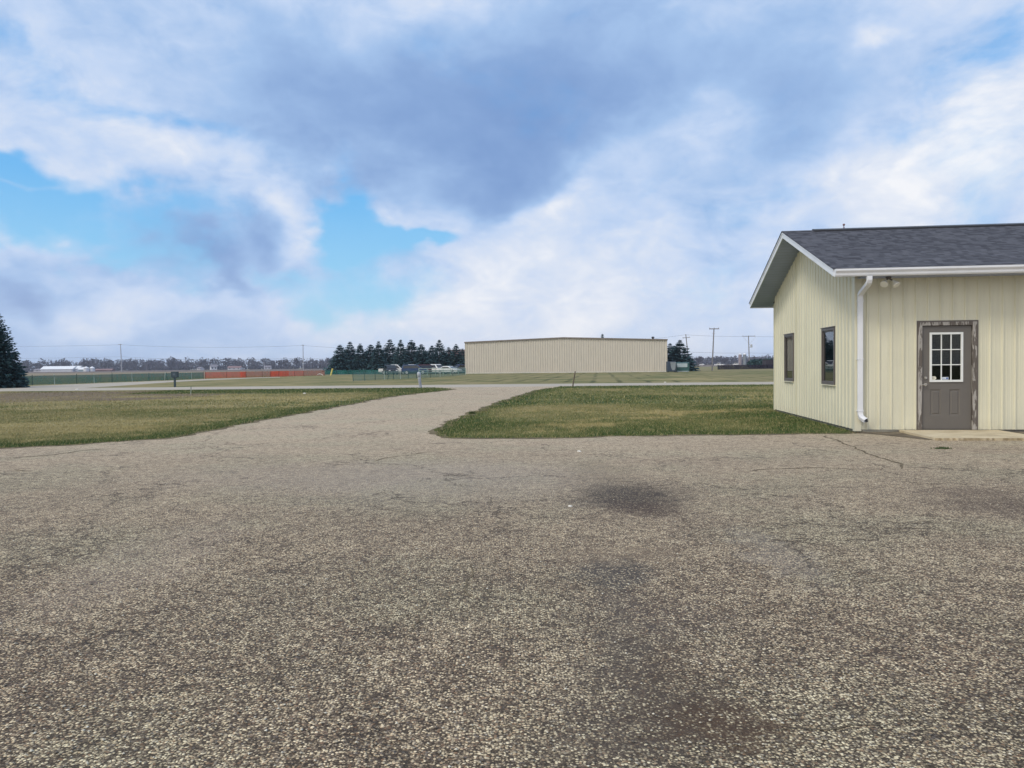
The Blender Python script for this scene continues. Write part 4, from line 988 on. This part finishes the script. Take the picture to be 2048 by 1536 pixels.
fence("orange plastic safety fence continuing from the green mesh fence", fence_line2, .92,
      [(409, 480, M_onet), (480, 491, M_onet2), (491, 540, M_bnet), (540, 557, M_onet2), (557, 577, M_onet2), (577, 607, M_onet), (607, 655, M_bnet)],
      [(410, M_opost, 1., 0), (453, M_opost, .98, 0), (491, M_opost, 1.05, 0), (524, M_opost, .98, 0), (541, M_opost, .9, 0), (557, M_opost, .95, 0), (589, M_opost, .95, 0), (607, M_opost, .9, 0), (652, M_gpost, .95, 0)])
fence_line3 = [G(706, 762.7), G(750, 760), G(786, 758.6), G(840, 756.4), G(890, 753.2), G(931, 750.3)]
fence("pale green chain mesh fence with leaning posts in front of the parked vehicles", fence_line3, .95, [(706, 931, M_gnet2)],
      [(706, M_gpost, 1.12, -.08), (729, M_gpost, 1.08, -.03), (750, M_gpost, 1.05, 0), (769, M_wpost, 1.0, -.04), (775, M_gpost, .9, .25), (786, M_gpost, 1.05, 0), (801, M_wpost, 1.02, -.05), (816, M_gpost, 1.02, 0), (833, M_gpost, 1., 0), (860, M_gpost, 1., 0), (880, M_wpost, 1., 0), (905, M_gpost, 1., 0)])
fence_line4 = [XY(650, 148), XY(715, 148.5), XY(790, 149)]
fence("dark green mesh fence along the foot of the firs", fence_line4, .85, [(650, 786, M_gnet)], [(672, M_gpost, .95, 0), (695, M_gpost, .95, 0), (718, M_gpost, .95, 0), (742, M_gpost, .95, 0)])
M_dnet = net_mat("dark_screen", (.045, .04, .055), .93); M_dpost = paint("dark_post", (.03, .035, .04), .6, .2, 2)
fence_line5 = [G(1435, 739.4), G(1490, 738.6), G(1560, 737.4), XY(1700, 200)]
fence("dark brown screened fence at right beyond the road", fence_line5, 1.05, [(1435, 1600, M_dnet)], [(1435.5, M_gpost, 1.35, 0), (1455, M_dpost, 1.1, 0), (1474, M_dpost, 1.1, 0), (1493, M_dpost, 1.1, 0), (1512, M_dpost, 1.1, 0), (1530, M_dpost, 1.1, 0), (1547, M_dpost, 1.1, 0)])
q = XY(1541, 205); t = thing("dark_shed", "dark flat roofed shed behind the dark fence at the cream building's left edge", "shed", (q.x, q.y, 0))
MB().box(-1.2, 3, 0, 3, 0, 2.3).build("wall", paint("dark_boards", (.035, .03, .042), .8, .3, 1), t); MB().box(-1.3, 3.1, -.1, 3.1, 2.3, 2.42).build("roof", M_black, t)

# pipe rail fence
def rails():
    a, b = G(838, 751.6), G(931, 749.3); t = thing("pipe_rail_fence", "pale green pipe rail fence in front of the parked cars beside the hangar", "fence", (a.x, a.y, 0)); d = b - a
    M = paint("pale_green_pipe", (.50, .60, .48), .5, .1, 1)
    n = 6
    for k in range(n + 1): p = d * (k / n); MB().tube((p.x, p.y, 0), (p.x, p.y, 1.12), .05, .05, 6).build("post", M, t)
    for z in (1.08, .78, .48): MB().tube((0, 0, z), (d.x, d.y, z), .045, .045, 6).build("rail", M, t)
rails()

# ------------------------------------------------------------------ parked vehicles
M_tyre = paint("tyre", (.018, .018, .02), .9, .2, 4); M_hub = paint("wheel_rim", (.62, .63, .65), .35, .1, 6, metal=.4); M_vglass = paint("vehicle_glass", (.012, .018, .024), .08, .1, 2, spec=.8)
M_head = paint("headlamp", (.75, .76, .76), .15, .05, 9); M_tail = paint("tail_lamp", (.35, .02, .02), .25, .1, 9); M_bump = paint("bumper", (.30, .31, .33), .35, .1, 6, metal=.5)
def car_paint(name, c): return paint(name, c, .25, .06, .8, spec=.6)
PROF = {  # side outlines, nose at +x; (lower body, cabin, glass, wheel x)
 'pickup': ([(-2.75, .52), (-2.75, 1.08), (-.72, 1.10), (-.70, 1.12), (1.10, 1.12), (1.25, 1.10), (2.55, 1.02), (2.72, .92), (2.75, .50), (2.2, .38), (-2.3, .40)], [(-.72, 1.08), (-.62, 1.72), (-.45, 1.82), (.55, 1.82), (.75, 1.76), (1.45, 1.08)], [(-.55, 1.14), (-.50, 1.66), (.62, 1.68), (1.15, 1.14)], (-1.75, 1.75), .38),
 'suv': ([(-2.35, .50), (-2.38, 1.05), (1.15, 1.08), (2.15, 1.0), (2.36, .85), (2.38, .48), (1.9, .36), (-2.0, .36)], [(-2.34, 1.04), (-2.12, 1.66), (-1.95, 1.76), (.35, 1.76), (.55, 1.70), (1.35, 1.05)], [(-2.12, 1.10), (-1.95, 1.62), (.45, 1.62), (1.05, 1.10)], (-1.42, 1.42), .36),
 'sedan': ([(-2.3, .45), (-2.32, .92), (-1.6, .98), (1.1, .95), (2.1, .82), (2.32, .66), (2.32, .40), (1.9, .28), (-1.9, .28)], [(-1.65, .96), (-.95, 1.38), (-.7, 1.44), (.15, 1.44), (.4, 1.38), (1.25, .93)], [(-1.35, .98), (-.85, 1.32), (.3, 1.32), (.98, .98)], (-1.38, 1.40), .32)}
def vehicle(kind, label, u, Y, rz, col, cat):
    q = XY(u, Y); t = thing("parked_" + cat.replace(' ', '_'), label, cat, (q.x, q.y, 0), rz, "vehicles parked in front of the firs")
    low, cab, gls, wx, wr = PROF[kind]; w = .93; m = car_paint("car_paint", col); xz = lambda a, y, b: (a, y, b)
    MB().prism(low, -w, w, xz).build("body", m, t, bevel=.07)
    def taper(a, y, b):
        f = (b - cab[0][1]) / (max(p[1] for p in cab) - cab[0][1]); return (a, y * (1 - .16 * max(0, f)), b)
    MB().prism(cab, -w + .03, w - .03, taper).build("cabin", m, t, bevel=.05)
    for sg in (-1, 1):
        mb = MB(); f = lambda b: sg * (w - .03) * (1 - .16 * max(0, (b - cab[0][1]) / (max(p[1] for p in cab) - cab[0][1])))
        mb.add([(a, f(b) + sg * .012, b) for a, b in gls], [(0, 1, 2, 3)]).build("side_window", M_vglass, t)
    a, b = cab[-2], cab[-1]; k0, k1 = .12, .9; P0 = (b[0] + (a[0] - b[0]) * k0, b[1] + (a[1] - b[1]) * k0); P1 = (b[0] + (a[0] - b[0]) * k1, b[1] + (a[1] - b[1]) * k1)
    MB().add([(P0[0] + .02, -w + .12, P0[1] + .015), (P0[0] + .02, w - .12, P0[1] + .015), (P1[0] + .02, w - .22, P1[1] + .015), (P1[0] + .02, -w + .22, P1[1] + .015)], [(0, 1, 2, 3)]).build("windshield", M_vglass, t)
    a, b = cab[0], cab[1]; MB().add([(a[0] + (b[0] - a[0]) * .15 - .02, -w + .15, a[1] + .1), (a[0] + (b[0] - a[0]) * .15 - .02, w - .15, a[1] + .1), (b[0] - .03, w - .25, b[1] - .06), (b[0] - .03, -w + .25, b[1] - .06)], [(0, 1, 2, 3)]).build("rear_window", M_vglass, t)
    for x in wx:
        for sg in (-1, 1):
            wl = MB().tube((x, sg * (w - .2), wr), (x, sg * (w + .015), wr), wr, wr, 18).build("wheel", M_tyre, t, bevel=.02); MB().tube((x, sg * (w + .016), wr), (x, sg * (w + .03), wr), wr * .68, wr * .6, 14).build("rim", M_hub, wl)
    xf = max(p[0] for p in low); xb = min(p[0] for p in low)
    for sg in (-1, 1):
        MB().box(xf - .12, xf + .01, sg * .62 - .16, sg * .62 + .16, .68, .84).build("headlight", M_head, t); MB().box(xb - .012, xb + .1, sg * .78 - .1, sg * .78 + .1, .74, 1.0).build("tail_light", M_tail, t)
    MB().box(xf - .05, xf + .06, -.86, .86, .40, .58).build("front_bumper", M_bump, t, bevel=.02); MB().box(xb - .06, xb + .05, -.86, .86, .42, .58).build("rear_bumper", M_bump, t, bevel=.02)
    return t
vehicle('suv', "charcoal utility vehicle at the left end of the parked vehicles", 781, 136, R(-70), (.02, .022, .03), "car")
vehicle('pickup', "white pickup truck parked behind the charcoal utility vehicle", 788, 141, R(3), (.78, .78, .76), "pickup truck")
vehicle('pickup', "white pickup truck with its roof showing behind the blue utility vehicle", 825, 145, R(172), (.76, .77, .76), "pickup truck")
vehicle('suv', "dark blue utility vehicle parked side-on left of the pipe rail fence", 830, 137.5, R(4), (.02, .055, .15), "car")
vehicle('suv', "maroon utility vehicle behind the left part of the pipe rail fence", 855, 143, R(20), (.09, .022, .03), "car")
vehicle('pickup', "white work pickup behind the middle of the pipe rail fence", 871, 143, R(-40), (.76, .77, .76), "pickup truck")
vehicle('sedan', "white sedan behind the right part of the pipe rail fence", 898, 141, R(-28), (.78, .79, .78), "car")
vehicle('suv', "navy utility vehicle beside the left corner of the hangar", 921, 146, R(-150), (.015, .03, .10), "car")
# traffic far off along the highway
for u, Y, lab, kd, cc in ((1439, 430, "distant white pickup just left of the dark fence", 'pickup', (.7, .7, .7)), (1472, 600, "distant white boxy car in front of the left silo", 'suv', (.7, .7, .7)), (1383, 640, "tiny white car just right of the leaning pole", 'sedan', (.7, .7, .7)), (1404, 640, "tiny white car left of the tall pole", 'sedan', (.7, .7, .7))):
    t = vehicle(kd, lab, u, Y, R(140), cc, "pickup truck" if kd == 'pickup' else "car"); t['group'] = "vehicles in the distance at right"

# ------------------------------------------------------------------ dumpsters by the hangar
M_dumpb = paint("dark_blue_steel", (.035, .055, .085), .55, .2, 1.2); M_dumpg = paint("green_steel", (.03, .10, .095), .55, .2, 1.2); M_pale = paint("pale_panel", (.42, .50, .52), .5, .1, 1.); M_grey = paint("grey_panel", (.24, .27, .29), .5, .15, 1.)
q = G(1343.5, 744.6); t = thing("dumpster", "dark blue tall dumpster with grey side panel at the hangar's right corner", "dumpster", (q.x, q.y, 0), R(-4))
MB().box(-.75, .75, 0, 1.6, .12, 1.75).build("body", M_dumpb, t, bevel=.03); MB().prism([(-.25, 1.72), (.70, 1.72), (.62, .75), (.50, .35), (.10, .35), (-.10, .75)], -.05, -.01, lambda a, y, b: (a, y, b)).build("side_panel", M_grey, t)
MB().prism([(0, 1.75), (1.6, 1.75), (1.6, 1.83), (0, 1.78)], -.78, .78, lambda a, y, b: (y, a, b)).build("lid", M_dumpb, t)
for x in (-.6, .6): MB().box(x - .08, x + .08, .1, 1.4, 0, .12).build("skid", M_black, t)
q = G(1366, 744.2); t = thing("dumpster", "green dumpster with pale upper panel right of the dark blue one", "dumpster", (q.x, q.y, 0), R(-4))
MB().box(-1.1, 1.1, 0, 1.5, .15, 1.5).build("body", M_dumpg, t, bevel=.03); MB().box(-1.05, .75, -.04, -.01, .85, 1.5).build("upper_panel", M_pale, t); MB().box(-1.05, .95, -.06, -.01, .08, .2).build("base_rail", M_pale, t)
MB().prism([(-.02, 1.5), (1.5, 1.5), (1.5, 1.68), (-.02, 1.56)], -1.13, 1.13, lambda a, y, b: (y, a, b)).build("lid", M_dumpg, t)
for x in (-.9, .9): MB().box(x - .08, x + .08, .1, 1.4, 0, .15).build("skid", M_black, t)

# ------------------------------------------------------------------ small things along the road
M_wood2 = paint("weathered_wood", (.13, .10, .075), .9, .3, 6); M_sign = paint("navy_sign", (.022, .045, .06), .5, .2, 8); M_pgrey = paint("grey_plastic", (.30, .32, .37), .6, .08, 5)
q = G(350.5, 774.3); t = thing("square_sign", "dark navy square sign box on a dark post beyond the road at left", "sign", (q.x, q.y, 0))
MB().box(-.045 - .05, .05, -.05, .05, 0, .78).build("post", M_sign, t, bevel=.01)
bx = MB().prism([(-.27, .80), (-.20, .73), (.18, .73), (.25, .80), (.25, 1.20), (-.27, 1.20)], -.12, .12, lambda a, y, b: (a, y, b)).build("panel", M_sign, t, bevel=.02)
MB().box(-.13, .06, -.126, -.121, .92, 1.08).build("faded_emblem", paint("faded_emblem", (.07, .10, .13), .6, .3, 14), bx)
q = G(841, 775.2); t = thing("utility_pedestal", "grey round topped utility pedestal leaning at the driveway corner", "pedestal", (q.x, q.y, 0)); t.rotation_euler = (0, R(-6.0), 0)
MB().tube((0, 0, 0), (0, 0, .70), .095, .095, 14).build("pillar", M_pgrey, t)
MB().lathe([(.095, .70), (.125, .72), (.13, .92), (.115, .99), (.075, 1.04), (.0, 1.06)], n=16).build("dome", paint("light_grey_plastic", (.40, .43, .47), .5, .08, 5), t, smooth=True)
MB().tube((0, 0, .60), (0, 0, .675), .108, .108, 14).tube((0, 0, .50), (0, 0, .53), .103, .103, 14).build("band", paint("pale_band", (.52, .56, .60), .5, .08, 5), t)
q = G(1145, 774.6); q2 = PZ(1150.5, 742.5, q.y); t = MB().tube((0, 0, -.02), (q2.x - q.x, 0, q2.z), .042, .036, 7).build("wooden_stake", M_wood2); t.location = (q.x, q.y, 0); tag(t, "leaning weathered wooden stake at the edge of the right hand lawn", "stake")
q = G(381.5, 788.5); t = thing("marker_stake", "thin pale green marker stake with dark tip in the ditch near the road", "stake", (q.x, q.y, 0)); MB().tube((0, 0, 0), (.02, 0, .27), .016, .016, 6).build("shaft", M_wpost, t); MB().tube((.02, 0, .27), (.025, 0, .42), .018, .018, 6).build("tip", M_gpost, t)
q = G(661.5, 751); q2 = PZ(664, 737, q.y); t = MB().tube((0, 0, 0), (q2.x - q.x + .1, 0, q2.z), .13, .12, 8).build("yellow_post", paint("yellow_paint", (.72, .62, .16), .5, .1, 2)); t.location = (q.x, q.y, 0); tag(t, "short yellow post standing beside the end of the orange fence", "post")
q = G(642.5, 751.2); mb = MB(); P = [(.52 * math.cos(a) * 1.0, 0, .30 * math.sin(a)) for a in np.linspace(0, math.pi, 13)]; mb.path(P, .06, 6); t = mb.build("white_hoop", paint("white_hose", (.80, .74, .68), .5, .05, 2)); t.location = (q.x, q.y - 1, 0); tag(t, "white hoop arching over the grass by the orange fence", "hoop")
M_rock = paint("white_rock", (.75, .72, .64), .8, .15, 6)
def rock(u, v, s, lab):
    q = G(u, v); g = np.random.default_rng(int(u)); mb = MB(); mb.lathe([(s * .7, 0), (s, s * .3), (s * .8, s * .62), (s * .3, s * .8)], n=9)
    mb.v = [(x * g.uniform(.85, 1.2), y * g.uniform(.8, 1.1), z) for x, y, z in mb.v]
    o = mb.build("white_stone", M_rock); o.location = (q.x, q.y, 0.005); tag(o, lab, "stone", "pale stones lying about")
rock(154.5, 780.3, .11, "pale stone on the near edge of the road at far left"); rock(609, 788, .08, "pale stone at the near edge of the ditch, left of the driveway"); rock(1330, 765.6, .09, "pale stone on the far edge of the road below the hangar"); rock(1158, 905, .035, "small pale stone on the lot in front of the right hand lawn"); rock(1140, 1015, .022, "pale pebble on the lot left of the oil stain")

# ------------------------------------------------------------------ utility poles and wires
M_pole = paint("grey_pole", (.22, .21, .22), .85, .15, 2); M_polew = paint("pale_pole", (.36, .37, .40), .85, .12, 2); M_wire = paint("wire", (.10, .11, .13), .6, .1, 1); M_trans = paint("transformer_grey", (.45, .47, .50), .5, .1, 2)
def pole(ub, vb, ut, vt, Y, label, mat, r, arms, extra=None, arm_px=None):
    b = XY(ub, Y); tp = PZ(ut, vt, Y); dx = tp.x - b.x; h = tp.z
    t = thing("utility_pole", label, "utility pole", (b.x, Y, 0), 0, "utility poles along the roads")
    MB().tube((0, 0, -.2), (dx, 0, h), r, r * .7, 9).build("pole", mat, t)
    for (zf, wd, drop) in arms:
        c = (dx * zf, 0, h * zf); a = MB().box(-wd / 2, wd / 2, -.08 - r, -r + .04, -.09, .09).build("crossarm", mat, t); a.location = c; a.rotation_euler = (0, drop, 0)
        mb = MB()
        for k in (-.46, 0, .46): mb.lathe([(.05, .09), (.09, .14), (.06, .24), (.03, .28)], (k * wd, -.1 - r * .5, 0), 8)
        mb.build("insulator", M_polew, a)
    if extra: extra(t, dx, h)
    return b.x + dx, h
pole(243.5, 742, 241, 688, 440, "lone grey utility pole behind the green fence at left", M_polew, .28, [(.985, 2.2, .0)])
pole(606.5, 741, 606, 689.5, 392, "grey utility pole behind the orange fence", M_polew, .22, [(.985, 1.1, .0)])
pole(1379, 735, 1371.5, 668.5, 250, "leaning wooden utility pole just right of the hangar's firs", M_pole, .20, [(.90, 2.4, -.08)])
def brace4(t, dx, h):
    for sg in (-1, 1): MB().tube((dx * .85, 0, h * .87), (dx * .85 + sg * .32, 0, h * .885), .03, .03, 5).build("bracket", M_trans, t)
pole(1424, 741, 1428, 656.5, 157, "tall wooden utility pole with a wide crossarm beyond the road", M_pole, .15, [(.985, 2.0, .0)], brace4)
def trans5(t, dx, h):
    z = h * .68; MB().lathe([(.32, -.55), (.36, -.5), (.36, .35), (.28, .45), (.1, .6)], (.62, -.1, z), 12).build("transformer", M_trans, t); MB().box(-.4, .5, -.2, .2, z - .55, z - .42).build("bracket", M_trans, t)
    for sg in (-1, 1): MB().tube((0, 0, h * .72), (sg * 2.1, 0, h * .965), .035, .035, 4).build("brace", M_trans, t); 
pole(1499, 733, 1497, 671.5, 262, "dark utility pole with a grey transformer beside the silos", M_pole, .2, [(.985, 4.4, .0)], trans5)
def line(label, runs, r, sag):
    t = thing("power_line", label, "power line", (0, 0, 0))
    for P in runs:
        mb = MB()
        for a, b, sg in P:
            a, b = Vector(a), Vector(b); pts = []
            for k in range(15): f = k / 14; p = a.lerp(b, f); p.z -= sg * 4 * f * (1 - f); pts.append(p)
            mb.path(pts, r, 4)
        mb.build("wire", M_wire, t)
A1, A2 = PZ(241, 689.5, 440), PZ(606, 691, 392); B1, B2 = PZ(242, 713.5, 440), PZ(606, 716, 392)
E1, E2 = PZ(980, 700, 352), PZ(980, 719, 352); L1, L2 = PZ(-300, 686, 480), PZ(-300, 712, 480)
line("two thin power wires strung between the poles at left", [[(L1, A1, 1.5), (A1, A2, 1.2), (A2, E1, 1.2)], [(L2, B1, 1.2), (B1, B2, 1.2), (B2, E2, 1.)]], .055, 0)
C0, C1, C2, C3 = PZ(1130, 684, 240), PZ(1371.5, 669.5, 250), PZ(1497, 672.5, 262), PZ(1900, 672, 285); D0, D1_, D2_, D3 = PZ(1140, 700, 240), PZ(1377, 704, 250), PZ(1498, 706, 262), PZ(1900, 705, 285)
line("thin power wires strung along the poles right of the hangar", [[(C0, C1, .8), (C1, C2, .25), (C2, C3, .5)], [(D0, D1_, .5), (D1_, D2_, .15), (D2_, D3, .3)]], .035, 0)

# ------------------------------------------------------------------ far farms and houses
M_wwall = paint("white_barn_wall", (.62, .64, .68), .6, .06, .3); M_wroof = paint("white_barn_roof", (.82, .84, .86), .5, .04, .3); M_hroof = paint("grey_roof", (.20, .19, .22), .8, .15, .5); M_hwall = paint("house_wall", (.55, .55, .58), .7, .1, .4); M_red = paint("faded_red", (.24, .15, .15), .8, .1, .3); M_teal = paint("pale_teal_wall", (.42, .55, .58), .7, .1, .4); M_win = paint("dark_window", (.03, .035, .05), .3, .2, 1)
def gable(name, label, cat, u, Y, w, d, he, hr_, rz, mw, mr, group=None, wins=2):
    q = XY(u, Y); t = thing(name, label, cat, (q.x, Y, 0), rz, group)
    MB().prism([(0, 0), (0, he), (d / 2, hr_ - .05), (d, he), (d, 0)], -w / 2, w / 2, yz).build("wall", mw, t)
    MB().prism([(-.5, he - .15), (d / 2, hr_ + .15), (d / 2, hr_ - .05), (-.5, he - .4)], -w / 2 - .5, w / 2 + .5, yz).prism([(d / 2, hr_ + .15), (d + .5, he - .15), (d + .5, he - .4), (d / 2, hr_ - .05)], -w / 2 - .5, w / 2 + .5, yz).build("roof", mr, t)
    for k in range(wins):
        x = -w / 2 + w * (k + .5) / wins; MB().box(x - .6, x + .6, -.03, -.005, he * .35, he * .8).build("window", M_win, t)
    return t
fg_ = "farm buildings far off at left"
gable("barn", "long white barn with bright metal roof, left of the two barns", "barn", 113, 700, 27, 14, 2.6, 5.0, R(8), M_wwall, M_wroof, fg_, 0)
gable("barn", "shorter white barn with bright roof, right of the long barn", "barn", 143, 706, 11, 13, 3.0, 5.1, R(-6), M_wwall, M_wroof, fg_, 0)
gable("farm_shed", "small pale teal shed between the barns and the grain bins", "shed", 162.5, 690, 4.6, 5, 2.1, 3.7, R(20), M_teal, M_wroof, fg_, 0)
for i, u in enumerate((172.5, 180.5)):
    q = XY(u, 690); t = thing("grain_bin", "pale round grain bin with conical roof, %s of the two beside the barns" % ("left", "right")[i], "grain bin", (q.x, q.y + 3 * i, 0), 0, "pale grain bins")
    MB().tube((0, 0, 0), (0, 0, 3.1), 2.3, 2.3, 20).build("body", M_wwall, t); MB().lathe([(2.4, 3.1), (.5, 4.4), (.3, 4.6)], n=20).build("roof", M_wroof, t)
gable("long_shed", "long low faded red shed right of the grain bins", "shed", 206, 700, 15, 6, 1.3, 2.2, 0, M_red, M_red, fg_, 0)
hg = "houses far off at the edge of the woods"
gable("house", "white gabled house at the edge of the woods behind the orange fence's left end", "house", 428, 860, 6.5, 8, 3.6, 6.0, R(30), M_wwall, M_hroof, hg)
gable("house", "long pale house at the edge of the woods above the orange fence", "house", 468, 860, 14, 8, 2.4, 4.0, R(4), M_hwall, M_red, hg, 3)
gable("house", "small pale house in the woods left of the gabled house", "house", 397, 900, 5, 7, 2.0, 3.4, R(-20), M_hwall, M_hroof, hg, 1)
gable("house", "grey house in the woods between the orange fence and the pole", "house", 535, 880, 7, 7, 2.6, 4.2, R(10), M_hwall, M_hroof, hg)
gable("house", "tiny pale house at the far left edge of the woods", "house", 74, 800, 8, 7, 1.8, 3.0, R(-5), M_hwall, M_hroof, hg, 1)
q = XY(529, 860); t = MB().tube((0, 0, 0), (-.8, 0, 8.5), .3, .22, 6).build("white_pole", M_wwall); t.location = (q.x, q.y, 0); tag(t, "pale bare pole beside the grey house in the woods", "pole")
for i, u in enumerate((1480.2, 1489.2)):
    Y = 600; q = PZ(u, 706.5, Y); h = q.z; t = thing("silo", ("brownish farm silo with pale dome, left of the pair", "grey farm silo with pale dome, right of the pair")[i], "silo", (q.x, Y, 0), 0, "pair of farm silos")
    MB().tube((0, 0, 0), (0, 0, h - 1.1), 1.28, 1.28, 18).build("barrel", paint("silo_wall", ((.30, .25, .26), (.22, .25, .27))[i], .8, .1, .6), t); MB().lathe([(1.3, h - 1.1), (1.15, h - .6), (.7, h - .15), (.0, h)], n=18).build("dome", M_wroof, t, smooth=True)

scene.cycles.max_bounces = 6; scene.cycles.transparent_max_bounces = 16; scene.cycles.use_denoising = True; scene.cycles.volume_bounces = 0
# ------------------------------------------------------------------ damp air over the plain
hm = bpy.data.materials.new("haze"); hm.use_nodes = True; hn = NT(hm.node_tree); hn.n.clear()
pv = hn.node('ShaderNodeVolumePrincipled'); pv.inputs['Color'].default_value = (.80, .87, 1., 1); pv.inputs['Density'].default_value = .00020
ho = hn.node('ShaderNodeOutputMaterial'); hn.l.new(pv.outputs[0], ho.inputs['Volume'])
tag(MB().box(-2650, 2650, -320, 2650, -1.1, 24).build("haze", hm), "thin bluish haze over the plain", "haze", kind='stuff')
